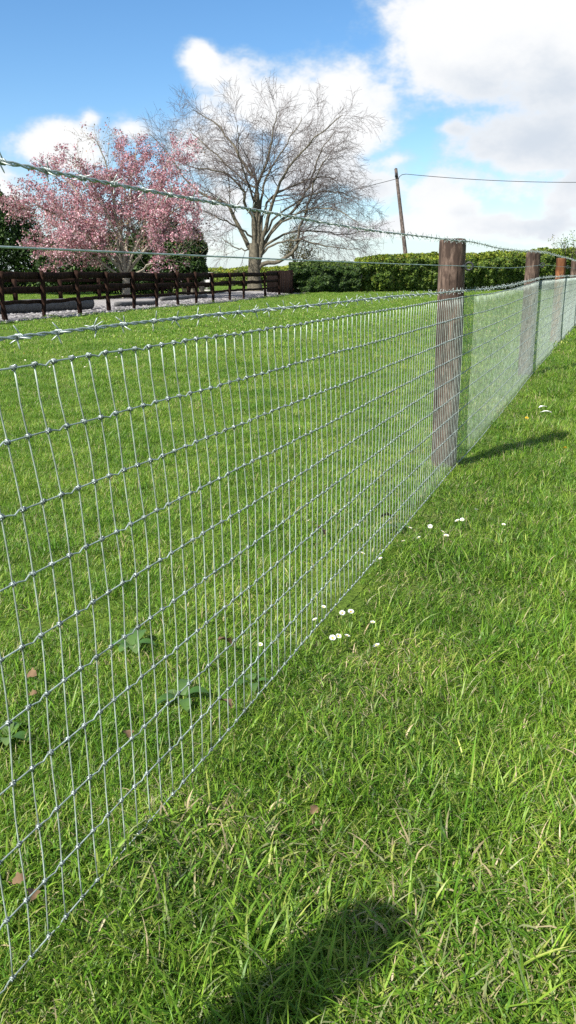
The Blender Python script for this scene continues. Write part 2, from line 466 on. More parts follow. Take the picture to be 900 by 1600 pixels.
fk = MB(); n_knot = 0
for i, t in enumerate(stays):
    P = net(np.full(LINE_N, t), np.arange(LINE_N))
    for p in P:
        if t > .82 and n_knot < 300:
            o = bpy.data.objects.new('knot', km); C.objects.link(o); o.parent = netting
            o.matrix_local = Matrix.Translation(Vector(p) - fence.location) @ rotz @ Matrix.Rotation(random.uniform(-.15, .15), 4, 'Y') @ Matrix.Rotation(random.uniform(0, 6.28), 4, 'X')
            n_knot += 1
        elif t < 4.6: fk.add(kV @ RZ.T + p, kF)
        else: fk.add(oV @ RZ.T + p, oF)
into(fk, 'far_knot', M_knot, netting, kind='stuff')
# barbed wires
def barb_mesh(seed):
    rg = random.Random(seed); b = MB()
    th = np.linspace(0, 3 * 2 * math.pi, 22)
    b.tube(np.stack([np.linspace(-.0065, .0065, 22), .0036 * np.cos(th), .0036 * np.sin(th)], -1), .00125, 4)
    for k in range(4):
        a = [95, 275, 10, 215][k] + rg.uniform(-28, 28); ln = rg.uniform(.0125, .0175)
        s = -.005 if k % 2 else .005
        e = (rg.uniform(.2, .65)) * (1 if k % 2 else -1)
        d = np.array([e, math.cos(R(a)), math.sin(R(a))]); d /= np.linalg.norm(d)
        p0 = np.array([s, 0, 0]) + d * .003
        b.tube(np.array([p0, p0 + d * ln * .8, p0 + d * ln]), np.array([.00115, .0010, .00025]), 5)
    m_ = b.mesh('barb'); m_.materials.append(M_barb); m_.shade_smooth()
    return m_
barbs = [barb_mesh(s) for s in range(7)]
def barbed(z0, sag, D, t0, wav):
    part = empty('barbed_wire'); part.parent = fence
    ts = np.arange(t0, T_END, .0105)
    s = slack(ts)
    Dv = D + .004 * np.sin(ts * 1.3 + wav)
    z = z0 + rise_s(ts) - np.where(ts < POST_T[1], sag, .003) * s + .0012 * np.sin(ts * 4.1 + wav)
    ctr = ts[:, None] * np.append(U, 0) + Dv[:, None] * np.append(NL, 0); ctr[:, 2] = z
    for ph in (0, math.pi):
        a = ts / .062 * 2 * math.pi + ph
        off = .0019 * (np.cos(a)[:, None] * np.append(NL, 0) + np.sin(a)[:, None] * np.array([0, 0, 1.0]))
        mb = MB(); mb.tube(ctr + off, .00165, 5); into(mb, 'strand', M_barb, part)
    fb = MB(); k = 0
    for tb in np.arange(t0 + .03, T_END - .05, .089):
        tb += random.uniform(-.006, .006)
        if tb < .5: continue
        p = np.array([np.interp(tb, ts, ctr[:, q]) for q in range(3)])
        m4 = Matrix.Translation(Vector(p) - fence.location) @ rotz @ Matrix.Rotation(random.choice((0, 0, 0, 1.6, 3.1, 4.5)) + random.uniform(-.5, .5), 4, 'X')
        me = random.choice(barbs)
        if k < 140:
            o = bpy.data.objects.new('barb', me); C.objects.link(o); o.parent = part; o.matrix_local = m4
        else:
            n = len(me.vertices); co = np.empty(n * 3, np.float32); me.vertices.foreach_get('co', co)
            A = np.array(m4); V = co.reshape(-1, 3) @ A[:3, :3].T + A[:3, 3]
            fb.add(V, [np.array([list(pl.vertices)]) for pl in me.polygons])
        k += 1
    if fb.n:
        o = fb.build('far_barb', M_barb, part, True); o['kind'] = 'stuff'
barbed(1.203, .028, .757, POST_T[0] - .05, 0.0)
barbed(.957, -.008, .757, POST_T[0] - .05, 2.0)
# plain wire
ts = np.arange(POST_T[0] - .05, T_END, .1)
P = ts[:, None] * np.append(U, 0) + .745 * np.append(NL, 0); P[:, 2] = 1.080 + rise_s(ts) - .004 * slack(ts)
mb = MB(); mb.tube(P, .0018, 6); into(mb, 'plain_wire', M_galv, fence)
# posts
def post_mesh(seed, h, r, lean=0.0):
    b = MB(); sd, nz_ = 30, 34
    zs = np.concatenate([np.linspace(-.25, h - .012, nz_), [h - .004, h]])
    V = []
    for k, z in enumerate(zs):
        for j in range(sd):
            a = j / sd * 2 * math.pi
            n1 = mnoise.noise(Vector((math.cos(a) * 1.3, math.sin(a) * 1.3, z * 1.2 + seed * 9)))
            n2 = mnoise.noise(Vector((math.cos(a) * 5, math.sin(a) * 5, z * 2.5 + seed * 5)))
            n3 = mnoise.noise(Vector((math.cos(a) * 9, math.sin(a) * 9, z * 14 + seed * 3)))
            rad = r * (1.02 - .03 * z / h) + .0035 * n1 + .0022 * n2 + .0012 * n3
            if k == len(zs) - 2: rad -= .002
            if k == len(zs) - 1: rad -= .007
            V.append((rad * math.cos(a) + lean * z, rad * math.sin(a), z + (.004 * n2 if k >= nz_ else 0)))
    i = np.arange(len(zs) - 1)[:, None] * sd; j = np.arange(sd)[None, :]; k = (j + 1) % sd
    F = np.stack([i + j, i + k, i + sd + k, i + sd + j], -1).reshape(-1, 4)
    b.add(V, [F, np.array([list((len(zs) - 1) * sd + np.arange(sd))])])
    return b.mesh('post')
ring = MB()
a = np.linspace(0, 2 * math.pi, 17)
ring.tube(np.stack([np.zeros(17), .0155 * np.cos(a) , .0155 * np.sin(a)], -1), .0042, 6, caps=False)
ring.tube(np.array([[0, .0155, 0], [0, .036, 0.0]]), .0032, 6)
ring.tube(np.array([[0, .020, 0], [0, .026, 0.0]]), .0075, 8)
ringm = ring.mesh('insulator'); ringm.materials.append(M_black); ringm.shade_smooth()
st_m = MB(); st_m.tube(np.array([[.006, .012, 0], [.006, -.0005, 0], [.003, -.003, 0], [-.003, -.003, 0], [-.006, -.0005, 0], [-.006, .012, 0]]), .0016, 4)
stm = st_m.mesh('staple'); stm.materials.append(M_galv)
for q, t in enumerate(POST_T):
    r_ = [.062, .0695, .070, .070, .072, .072][q]; h = [1.215, 1.216, 1.218, 1.205, 1.22, 1.21][q] + float(rise_s(t))
    p = fp(t + .048, D0 + .0015 + r_ + .004, 0); lp = p - fence.location
    po = link('post', post_mesh(q, h, r_, [0, -.060, -.060, -.045, -.04, -.03][q]), M_post2 if q == 3 else M_post, fence, True)
    po.location = lp; po.rotation_euler.z = R(90) - AZ
    if q == 3: po['label'] = 'fresh orange-brown timber post'
    if q == 1: po['label'] = 'nearest weathered dark brown round post'
    o = bpy.data.objects.new('insulator', ringm); C.objects.link(o); o.parent = po
    o.scale = (1.25,) * 3; o.location = (-.105, -((p - fp(t + .048, .745)).xy).length, 1.080 + float(rise_s(t)))
    for row in list(range(0, 10)) + [-1, -2]:
        z = (ZB + (9 - row) * .1016 if row >= 0 else (.957 if row == -1 else 1.203)) + float(rise_s(t))
        o = bpy.data.objects.new('staple', stm); C.objects.link(o); o.parent = po
        o.location = (random.uniform(-.012, .012), -(r_ + .0055) - (.008 if row < 0 else 0), z); o.rotation_euler = (0, R(90) + random.uniform(-.5, .5), 0)

# ------------------------------------------------------------------ brown post and rail fence
rf_x = [2, 66, 121, 167, 208, 244, 277, 306, 332, 359, 381, 414, 436]
rail_s = [rail_at_px(x) for x in rf_x]
first = rail_s[0] - (rail_s[1] - rail_s[0])
rail_s = [first - 2.4, first] + rail_s
rfence = empty('rail_fence', RB[0])
tag(rfence, 'dark brown three rail timber fence with wavy posts running along the gravel verge', 'fence')
rang = math.atan2(rdir.y, rdir.x)
rfence.rotation_euler.z = rang
def lz(s, off=0.0):
    p = RB[0] + rdir * s + rnor * off; return gz(p.x, p.y)
for i, s in enumerate(rail_s):
    b = MB(); n = 9; V = []
    h = 1.06 + random.uniform(-.02, .03); ph = random.uniform(0, 6)
    for k in range(n + 1):
        z = -.2 + (h + .2) * k / n
        ox = .018 * math.sin(z * 4.5 + ph) + random.uniform(-.02, .02) * z; oy = .012 * math.cos(z * 4 + ph); tw = .5 * math.sin(z * 2.4 + ph)
        for j in range(6):
            a_ = j / 6 * 2 * math.pi + tw; rad = .056 + .010 * math.sin(j * 2.3 + z * 7 + ph)
            V.append((ox + rad * math.cos(a_), oy + rad * math.sin(a_), z))
    ii_ = np.arange(n)[:, None] * 6; j = np.arange(6)[None, :]; k = (j + 1) % 6
    b.add(V, [np.stack([ii_ + j, ii_ + k, ii_ + 6 + k, ii_ + 6 + j], -1).reshape(-1, 4), np.array([list(n * 6 + np.arange(6))])])
    o = b.build('post', M_rail, rfence, False); o.location = (s, 0, lz(s))
for a_, b_ in zip(rail_s[:-1], rail_s[1:]):
    for zc, hh in ((.965, .16), (.66, .13), (.37, .085)):
        m_ = MB(); L_ = b_ - a_; n = 6
        V = []
        dz0, dz1 = random.uniform(-.02, .02), random.uniform(-.02, .02)
        for k in range(n + 1):
            u = k / n
            z = zc + dz0 * (1 - u) + dz1 * u + .012 * math.sin(u * 3.1) * random.uniform(-1, 1)
            for (yy, zz) in ((.062, -.5), (.062, .5), (.098, .5), (.098, -.5)):
                V.append((a_ + L_ * u * .998 + (.001 * L_), yy, z + zz * hh + lz(a_ + L_ * u)))
        ii_ = np.arange(n)[:, None] * 4; j = np.arange(4)[None, :]; k = (j + 1) % 4
        m_.add(V, [np.stack([ii_ + j, ii_ + 4 + j, ii_ + 4 + k, ii_ + k], -1).reshape(-1, 4), np.array([[0, 1, 2, 3], [n * 4 + 3, n * 4 + 2, n * 4 + 1, n * 4]])])
        m_.build('rail', M_rail, rfence)
# second, lower fence beyond the drive
f2 = empty('rail_fence', (0, 0, 0)); tag(f2, 'low brown two rail fence beyond the pale driveway, behind the nearer fence', 'fence')
pA, pB = on_ground(25, 474), on_ground(141, 469)
d2 = (pB - pA).normalized(); n2 = Vector((-d2.y, d2.x, 0))
for k in range(-3, 7):
    p = pA + d2 * (k * 2.6); z = gz(p.x, p.y)
    b = MB(); b.box((p.x, p.y, z + .36), (.13, .13, .95)); b.box((p.x, p.y, z + .845), (.09, .09, .02)); b.build('post', M_rail, f2)
    q = p + d2 * 2.6; zq = gz(q.x, q.y)
    if k < 6:
        for h in (.75, .38):
            e1, e2 = p + n2 * .09, q + n2 * .09
            b = MB(); V = []
            for (e, zz) in ((e1, z), (e2, zq)):
                for (o_, hz) in ((0, -.06), (0, .06), (.035, .06), (.035, -.06)):
                    V.append((e.x + n2.x * o_, e.y + n2.y * o_, zz + h + hz))
            b.add(V, [np.array([[0, 4, 5, 1], [1, 5, 6, 2], [2, 6, 7, 3], [3, 7, 4, 0], [0, 1, 2, 3], [7, 6, 5, 4]])]); b.build('rail', M_rail, f2)

# grey logs lying on the gravel
def log(pa, pb, r, label):
    n = 9; P = [pa.lerp(pb, k / n) for k in range(n + 1)]
    P = np.array([[p.x + .02 * math.sin(k), p.y, gz(p.x, p.y) + r * .92 + .02] for k, p in enumerate(P)])
    b = MB(); b.tube(P, [r * (1 + .05 * math.sin(k * 1.7)) for k in range(n + 1)], 12)
    tag(b.build('log', M_log, None, True), label, 'log')
log(on_ground(-60, 497), on_ground(140, 484), .17, 'long thick grey log on the gravel behind the left rail fence posts')
log(on_ground(181, 480), on_ground(243, 477), .075, 'short thin dark log lying on the gravel near the pink tree trunk')
log(on_ground(252, 470.5), on_ground(322, 465.5), .07, 'slim grey log edging the gravel towards the stone pillar')

# stone pillar + white cabinet + boarded panel at the far corner
p = on_ground(300, 459); p = Vector((p.x, p.y + .8, gz(p.x, p.y)))
pil = empty('gate_pillar', p); tag(pil, 'squat grey brown stone gate pillar behind the far rails', 'pillar')
M_stone = plain('pillar_stone', (.09, .078, .068), .9, 0, .35, 6, .5)
for k in range(4):
    b = MB(); b.box((0, 0, .15 + k * .29), (.42 + .02 * (k % 2), .42 + .02 * (k % 2), .285)); b.build('stone', M_stone, pil)
b = MB(); b.box((0, 0, 1.20), (.52, .52, .08)); b.box((0, 0, 1.26), (.36, .36, .05)); b.build('cap_stone', M_stone, pil)
p = on_ground(318, 457); p = Vector((p.x, p.y + 1.5, gz(p.x, p.y)))
cab = empty('utility_cabinet', p); tag(cab, 'small white cabinet standing right of the stone gate pillar', 'cabinet')
M_cab = plain('cabinet_white', (.52, .52, .50), .6, 0, .12, 4)
b = MB(); b.box((0, 0, .56), (.72, .4, .9)); b.build('body', M_cab, cab)
b = MB(); b.box((0, 0, .06), (.76, .44, .11)); b.build('plinth', M_concrete, cab)
b = MB(); b.box((0, 0, 1.035), (.80, .48, .05)); b.build('lid', M_cab, cab)
for q in (-1, 1):
    b = MB(); b.box((q * .175, -.21, .56), (.325, .02, .82)); b.build('door', M_cab, cab)
M_board = wood_mat('dark_boards', [(.004, .0028, .0024), (.009, .006, .005), (.016, .010, .008)], (30, 30, 4), spec=.04)
bp = empty('boarded_panel', on_ground(417, 457)); tag(bp, 'dark close boarded fence panel between the big bare tree and the hedge', 'fence panel')
e0, e1 = on_ground(417, 457.5), on_ground(458, 461)
dd = (e1 - e0); nb = 12; ln = dd.length
bp.rotation_euler.z = math.atan2(dd.y, dd.x)
for k in range(nb):
    b = MB(); b.box(((k + .5) * ln / nb, .012 * (k % 2), .56 + random.uniform(-.01, .02)), (ln / nb * .985, .022, 1.10)); b.build('board', M_board, bp)
for z in (.25, .95):
    b = MB(); b.box((ln / 2, .06, z), (ln, .05, .09)); b.build('rail', M_rail, bp)

# ------------------------------------------------------------------ foliage
def leaf_quads(P, size, nrm=None, aspect=.6, jit=1.0, rg=rng):
    """one small kinked leaf (two triangles folded) at each point"""
    n = len(P)
    d = rg.normal(size=(n, 3)); d /= np.linalg.norm(d, axis=1)[:, None]
    if nrm is not None:
        d = d * jit + nrm; d /= np.linalg.norm(d, axis=1)[:, None]
    a = np.cross(d, rg.normal(size=(n, 3))); a /= np.linalg.norm(a, axis=1)[:, None]
    b = np.cross(d, a)
    s = np.broadcast_to(size, (n,)) * rg.uniform(.65, 1.35, n)
    a = a * s[:, None]; b = b * (s * aspect)[:, None]
    fold = d * (s * .25)[:, None]
    V = np.stack([P - a, P + b + fold, P + a, P - b + fold], 1).reshape(-1, 3)
    i = np.arange(n) * 4
    F = np.concatenate([np.stack([i, i + 1, i + 2], -1), np.stack([i, i + 2, i + 3], -1)])
    return V, F
def pick_cols(n, pal, wts, jit=.18, rg=rng):
    pal = np.array(pal); k = rg.choice(len(pal), n, p=np.array(wts) / sum(wts))
    return np.clip(pal[k] * (1 + rg.normal(0, jit, (n, 1))), .004, .9)
GREENS = [(.050, .095, .014), (.085, .140, .020), (.125, .180, .026), (.034, .066, .013), (.15, .14, .035)]
DARKG = [(.018, .040, .012), (.028, .060, .014), (.045, .085, .018), (.012, .026, .009)]

def lumpy(n, c, rad, seed, amp=.22, fr=1.4, lo=.72, rg=rng):
    d = rg.normal(size=(n, 3)); d /= np.linalg.norm(d, axis=1)[:, None]
    f = np.array([1 + amp * mnoise.noise(Vector(v * fr * 1.6) + Vector((seed * 3.7, 0, 0))) + amp * .6 * mnoise.noise(Vector(v * fr * 4.5) + Vector((0, seed * 2.1, 0))) for v in d])
    k = lo + (1.0 - lo) * rg.uniform(0, 1, n) ** .6
    return np.array(c) + d * np.array(rad) * (f * k)[:, None], d
def bush(name, lobes, label, cat, mat, pal, wts, size, n, trunk=None, group=None, z0=0.0):
    base = lobes[0][0]
    root = empty(name, (base[0], base[1], gz(base[0], base[1])))
    tag(root, label, cat, group)
    Ps, Ns = [], []
    tot = sum(l[1][0] * l[1][2] for l in lobes)
    for q, (c, rad) in enumerate(lobes):
        P, d = lumpy(int(n * rad[0] * rad[2] / tot), c, rad, q + len(name))
        Ps.append(P); Ns.append(d)
    P = np.concatenate(Ps); d = np.concatenate(Ns)
    k = P[:, 2] > gz(base[0], base[1]) + .02
    P, d = P[k], d[k]
    V, F = leaf_quads(P, size, d, .6, 1.1)
    cols = np.repeat(pick_cols(len(P), pal, wts), 4, 0)
    o = link('foliage', mesh('foliage', V - np.array(root.location), F, cols), mat, root); o['kind'] = 'stuff'
    b = MB()
    for q, (c, rad) in enumerate(lobes):
        top = np.array(c) + [0, 0, rad[2] * .3]
        b.tube(np.array([[c[0], c[1], gz(c[0], c[1]) - .1], [c[0] + .05, c[1], c[2] * .6], list(top)]) - np.array(root.location), [.12, .09, .04], 7)
    b.build('stem', M_cbark, root)
    return root

# evergreens behind the pink tree
def lob(x, y, Yd, rx, rz, ry=None): return (tuple(at(x, y, Yd)), (rx, ry or rx, rz))
bush('evergreen_tree', [lob(-20, 385, 45, 2.6, 2.6), lob(20, 360, 45, 1.35, 1.5), lob(-60, 360, 45.5, 2.6, 3.2), lob(55, 405, 44.5, 1.2, 1.4)],
     'tall dark evergreen at the left edge behind the pink blossom tree', 'tree', M_dark, DARKG, [3, 4, 3, 2], .085, 26000)
bush('evergreen_tree', [lob(290, 400, 43, 1.0, 1.35), lob(262, 398, 43.5, 1.3, 1.7), lob(302, 376, 43, .50, .62), lob(314, 388, 42.8, .34, .40), lob(312, 424, 42.6, .40, .45), lob(285, 372, 43.2, .42, .5), lob(228, 410, 43.5, 1.3, 1.7), lob(300, 418, 42.6, .7, .8)],
     'rounded dark evergreen showing right of the pink blossom tree', 'tree', M_dark, DARKG, [3, 4, 3, 2], .08, 22000)
bush('evergreen_shrub', [lob(110, 415, 44, 1.9, 1.3), lob(165, 412, 44, 1.7, 1.5)],
     'dark shrub mass under the middle of the pink blossom tree', 'shrub', M_dark, DARKG, [3, 4, 2, 3], .085, 15000)

# hedges
def hedge(name, line, label, n, pal, wts, depth=1.5, size=.07, mat=None):
    """line: list of (x px, base y px or None, Y, top px)"""
    pts = [(at(x, 440, Yd).x, Yd, at(x, ty, Yd).z) for (x, Yd, ty) in line]
    A = np.array(pts)
    root = empty(name, (A[0, 0], A[0, 1], gz(A[0, 0], A[0, 1]))); tag(root, label, 'hedge')
    seg = np.linalg.norm(np.diff(A[:, :2], axis=0), axis=1); cum = np.concatenate([[0], np.cumsum(seg)])
    def surf(s, v):
        """s along, v 0..1 up the front, 1..1.6 over the top"""
        x = np.interp(s, cum, A[:, 0]); y = np.interp(s, cum, A[:, 1]); top = np.interp(s, cum, A[:, 2])
        return x, y, top
    s = rng.uniform(0, cum[-1], n); u = rng.uniform(0, 1, n)
    x, y, top = surf(s, u)
    which = rng.uniform(0, 1, n)
    zg = ground(x, y); hgt = top - zg
    lump = np.array([mnoise.noise(Vector((a_ * .75, b_ * 1.3, 1.7))) * .42 + mnoise.noise(Vector((a_ * 2.6, b_ * 3.4, 6.7))) * .24 for a_, b_ in zip(s, u * 2)])
    face = which < .66
    bulge = .35 * np.sin(np.clip(u, 0, 1) * math.pi * .9 + .25)
    zz = np.where(face, zg + .03 + u * hgt, top + lump * .5 - .25 * (2 * u - 1) ** 2 * 1.0)
    off = np.where(face, -(bulge + lump) + .35 * np.clip(u - .8, 0, 1) * 5 * .6, u * depth)
    inner = rng.uniform(0, 1, n) ** 2 * .35
    yy = y + off + np.where(face, inner, 0); zz = zz - np.where(face, 0, inner)
    P = np.stack([x, yy, zz], -1)
    nr = np.where(face[:, None], np.array([[0, -1, .35]]), np.array([[0, -.2, 1.0]]))
    V, F = leaf_quads(P, size, nr, .65, .9)
    cols = pick_cols(n, pal, wts)
    cols = np.where((~face | (u > .85))[:, None], cols * np.array([1.7, 1.45, 1.1]), cols)    # sunlit top put into the leaf colour, lighter and yellower
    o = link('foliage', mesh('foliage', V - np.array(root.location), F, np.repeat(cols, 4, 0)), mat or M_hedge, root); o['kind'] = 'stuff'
    # twiggy inside
    b = MB()
    for ss in np.arange(.3, cum[-1], .5):
        x_, y_, t_ = [float(q) for q in surf(ss, 0)]; z_ = gz(x_, y_)
        for q in range(3):
            b.tube(np.array([[x_, y_ + .5, z_ - .1], [x_ + random.uniform(-.3, .3), y_ + .5 + random.uniform(-.3, .3), z_ + (t_ - z_) * .55], [x_ + random.uniform(-.5, .5), y_ + .5 + random.uniform(-.4, .4), t_ - .12]]) - np.array(root.location), [.05, .03, .012], 4)
    o = b.build('branches', M_twig, root); o['kind'] = 'stuff'
    # opaque core added against see-through, inner shade put into its colour
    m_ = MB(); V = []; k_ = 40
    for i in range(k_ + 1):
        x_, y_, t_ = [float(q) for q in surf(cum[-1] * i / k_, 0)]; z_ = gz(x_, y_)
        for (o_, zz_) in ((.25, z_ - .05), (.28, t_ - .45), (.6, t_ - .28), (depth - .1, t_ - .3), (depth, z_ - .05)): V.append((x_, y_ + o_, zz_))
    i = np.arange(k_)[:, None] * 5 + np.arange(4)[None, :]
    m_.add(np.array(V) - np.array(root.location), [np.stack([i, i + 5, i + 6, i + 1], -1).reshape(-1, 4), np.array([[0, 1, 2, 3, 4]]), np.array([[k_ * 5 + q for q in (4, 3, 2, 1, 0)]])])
    m_.build('dark_core', M_core_shade, root)
    return root
M_core_shade = plain('hedge_core_shade', (.008, .014, .005), .95, 0, .4, 6, .6, .05)  # near-black green, stands in for the shade inside the hedge
hedge('clipped_hedge', [(556, 45.6, 405), (575, 46, 401), (610, 46.8, 398), (660, 48.5, 397), (720, 51, 398), (800, 54, 393), (870, 57, 390), (905, 59, 388), (1000, 64, 392), (1120, 70, 396)],
      'long clipped green hedge with sunlit top, right of the dark hedge section', 62000, GREENS, [3, 4, 3, 2, .4])
hedge('clipped_hedge', [(452, 44.0, 412), (470, 44.1, 411), (500, 44.4, 409), (540, 44.9, 409), (562, 45.2, 412)],
      'darker lower hedge section at the left end beside the boarded panel', 18000, DARKG + [(.06, .10, .018)], [3, 4, 3, 2, 1.5], 1.3, .065, M_dark)
hedge('field_hedge', [(240, 74, 420), (330, 74, 419), (350, 73, 421), (380, 72, 418), (420, 72, 418), (470, 71, 416), (520, 70, 416)],
      'distant pale green hedge glimpsed between the evergreen and the bare tree', 15000, GREENS, [1, 3, 5, 1, .5], 1.6, .09)
# sapling shoots above the hedge at the right edge
sp = empty('hedge_sapling', at(880, 430, 57)); sp.location.z = gz(sp.location.x, sp.location.y)
tag(sp, 'wispy untrimmed sapling sticking up above the hedge at the right edge', 'sapling')
b = MB(); PL = []
for k in range(15):
    x0 = random.uniform(868, 905); p0 = at(x0, 425, 57.5); tx = x0 + random.uniform(-14, 12); p1 = at(tx, random.uniform(362, 388), 57.5 + random.uniform(-.5, .5))
    Pn = np.array([list(p0), list(p0.lerp(p1, .5) + Vector((random.uniform(-.1, .1), 0, 0))), list(p1)])
    b.tube(Pn - np.array(sp.location), [.025, .015, .006], 4)
    for q in range(46):
        u = random.uniform(.25, 1); PL.append(p0.lerp(p1, u) + Vector((random.gauss(0, .13), random.gauss(0, .13), random.gauss(0, .1))))
b.build('stem', M_twig, sp)
PL = np.array([list(p) for p in PL]); V, F = leaf_quads(PL, .055)
o = link('foliage', mesh('foliage', V - np.array(sp.location), F, np.repeat(pick_cols(len(PL), GREENS, [3, 4, 3, 2, 1]), 4, 0)), M_hedge, sp); o['kind'] = 'stuff'

# ------------------------------------------------------------------ trees with limbs
def smooth_path(P, n):
    P = np.asarray(P, float); k = len(P); out = []
    for u in np.linspace(0, k - 1, n):
        i = min(int(u), k - 2); f = u - i
        p0 = P[max(i - 1, 0)]; p1 = P[i]; p2 = P[i + 1]; p3 = P[min(i + 2, k - 1)]
        out.append(.5 * (2 * p1 + (p2 - p0) * f + (2 * p0 - 5 * p1 + 4 * p2 - p3) * f * f + (3 * p1 - p0 - 3 * p2 + p3) * f ** 3))
    return np.array(out)
class Tree:
    def __init__(s, seed): s.rg = np.random.default_rng(seed); s.limb = MB(); s.twig = MB(); s.tips = []
    def shoot(s, p, d, ln, r, lvl, droop, wander, spacing, angle, maxlvl, keep=None, upl=0.0):
        n = 6 if lvl <= 1 else (4 if lvl == 2 else 3)
        P = [np.array(p, float)]; d = np.array(d, float); d /= np.linalg.norm(d)
        for k in range(n):
            d = d + s.rg.normal(0, wander, 3) + np.array([0, 0, -droop * (k / n) + upl])
            d /= np.linalg.norm(d); P.append(P[-1] + d * ln / n)
        P = np.array(P); rad = np.linspace(r, max(r * .35, .004), n + 1)
        s.put(P, rad, lvl)
        if lvl < maxlvl: s.kids(P, rad, ln, lvl, droop, wander, spacing, angle, maxlvl, .15, keep, upl)
        if lvl >= maxlvl - 1: s.tips.append(P)
    def put(s, P, rad, lvl):
        (s.limb if rad[0] > .035 else s.twig).tube(P, rad, 8 if rad[0] > .1 else (5 if rad[0] > .03 else 3), caps=False)
    def kids(s, P, rad, ln, lvl, droop, wander, spacing, angle, maxlvl, start, keep=None, upl=0.0):
        sp_ = spacing[lvl]; m_ = max(1, int(ln * (1 - start) / sp_))
        for q in range(m_):
            u = start + (1 - start) * (q + s.rg.uniform(.2, .8)) / m_
            x = u * (len(P) - 1); i = min(int(x), len(P) - 2); f = x - i
            p = P[i] * (1 - f) + P[i + 1] * f; d = P[i + 1] - P[i]; d /= np.linalg.norm(d)
            if keep is not None and not keep(p): continue
            v = np.cross(d, s.rg.normal(size=3)); v /= np.linalg.norm(v)
            a = R(s.rg.uniform(*angle))
            nd = d * math.cos(a) + v * math.sin(a)
            r0 = np.interp(u, np.linspace(0, 1, len(rad)), rad)
            l2 = s.lens[lvl] * s.rg.uniform(.55, 1.25) * (1.15 - .55 * u)
            s.shoot(p, nd, l2, max(r0 * .5, .0065) if lvl < 2 else max(r0 * .6, .0062), lvl + 1, droop, wander, spacing, angle, maxlvl, keep, upl)

# the big bare tree
def bare_tree():
    Yd = 50.0
    base = on_ground(399, 453); base = Vector((at(399, 440, Yd).x, Yd, gz(at(399, 440, Yd).x, Yd)))
    root = empty('bare_tree', base); tag(root, 'big leafless tree with a broad fan of fine twigs behind the rail fence', 'tree')
    T = Tree(11); T.lens = [2.7, 1.25, .65, .4]
    def z4(x, y): yy = 110 + y / 2.307; return (230 + x / 2.307, 405 - (405 - yy) * (.84 if yy < 405 else 1))
    limbs = [
        ([(385, 660), (350, 590), (320, 510), (290, 445), (205, 405), (140, 340), (72, 230), (8, 140)], .17, 1.0),
        ([(390, 640), (383, 520), (352, 430), (345, 385), (280, 310), (180, 290), (120, 260)], .14, -2.0),
        ([(386, 640), (384, 480), (400, 360), (350, 280), (300, 180), (240, 90), (165, 40)], .17, 2.0),
        ([(394, 640), (393, 480), (403, 350), (440, 240), (455, 130), (470, 45)], .16, -1.0),
        ([(408, 640), (432, 500), (465, 400), (508, 290), (590, 180), (705, 60)], .16, -2.5),
        ([(412, 650), (460, 540), (550, 440), (590, 330), (630, 210), (675, 130)], .14, 2.5),
        ([(415, 700), (480, 690), (535, 625), (552, 540), (590, 400), (620, 290), (660, 230)], .16, -1.0),
        ([(420, 640), (500, 570), (600, 560), (700, 575), (810, 560)], .10, 1.5),
        ([(430, 590), (550, 480), (665, 465), (765, 520)], .10, -3.0),
        ([(408, 560), (440, 430), (540, 360), (640, 325), (705, 370)], .11, 3.0),
        ([(384, 600), (320, 540), (250, 500), (200, 470)], .09, -2.5),
        ([(384, 650), (340, 640), (290, 610), (268, 590)], .07, 1.0),
        ([(396, 500), (370, 380), (330, 240), (330, 110)], .11, -3.2),
        ([(405, 480), (430, 330), (500, 190), (560, 70)], .11, 3.2),
        ([(425, 640), (520, 600), (640, 620), (770, 640)], .09, -1.5),
        ([(440, 540), (560, 420), (660, 390), (760, 420)], .09, .5),
        ([(402, 420), (330, 330), (210, 190), (150, 130)], .09, 3.0)]
    tr = np.array([list(base + Vector((0, 0, -.3))), list(at(397, 430, Yd)), list(at(397, 380, Yd))])
    tr = smooth_path(tr, 10); T.limb.tube(tr, np.linspace(.46, .26, 10) + .16 * np.exp(-np.linspace(0, 6, 10)), 14, caps=False)
    for pts, r, dep in limbs:
        n = len(pts); P = []
        for k, (x, y) in enumerate(pts):
            px, py = z4(x, y); P.append(list(at(px, py, Yd + dep * (k / (n - 1)) ** 1.2)))
        P.insert(0, list(at(397.5 + (pts[0][0] - 395) * .12, 422, Yd)))
        P = smooth_path(P, 22); P[1:] += T.rg.normal(0, .035, P[1:].shape)
        rad = np.interp(np.linspace(0, 1, 22), [0, .35, 1], [r, r * .62, .016])
        T.limb.tube(P, rad, 7, caps=False)
        ln = np.linalg.norm(np.diff(P, axis=0), axis=1).sum()
        T.kids(P, rad * .8, ln, 0, .10, .13, [.30, .20, .155], (22, 56), 3, .40)
    off = np.array(base)
    for mb_, nm, mt in ((T.limb, 'limbs', M_bark), (T.twig, 'twigs', M_twig)):
        V = np.concatenate(mb_.V) - off
        o = link(nm, mesh(nm, V, [np.concatenate(f) for f in mb_.F.values()]), mt, root, True)
        o['kind'] = 'stuff'
bare_tree()

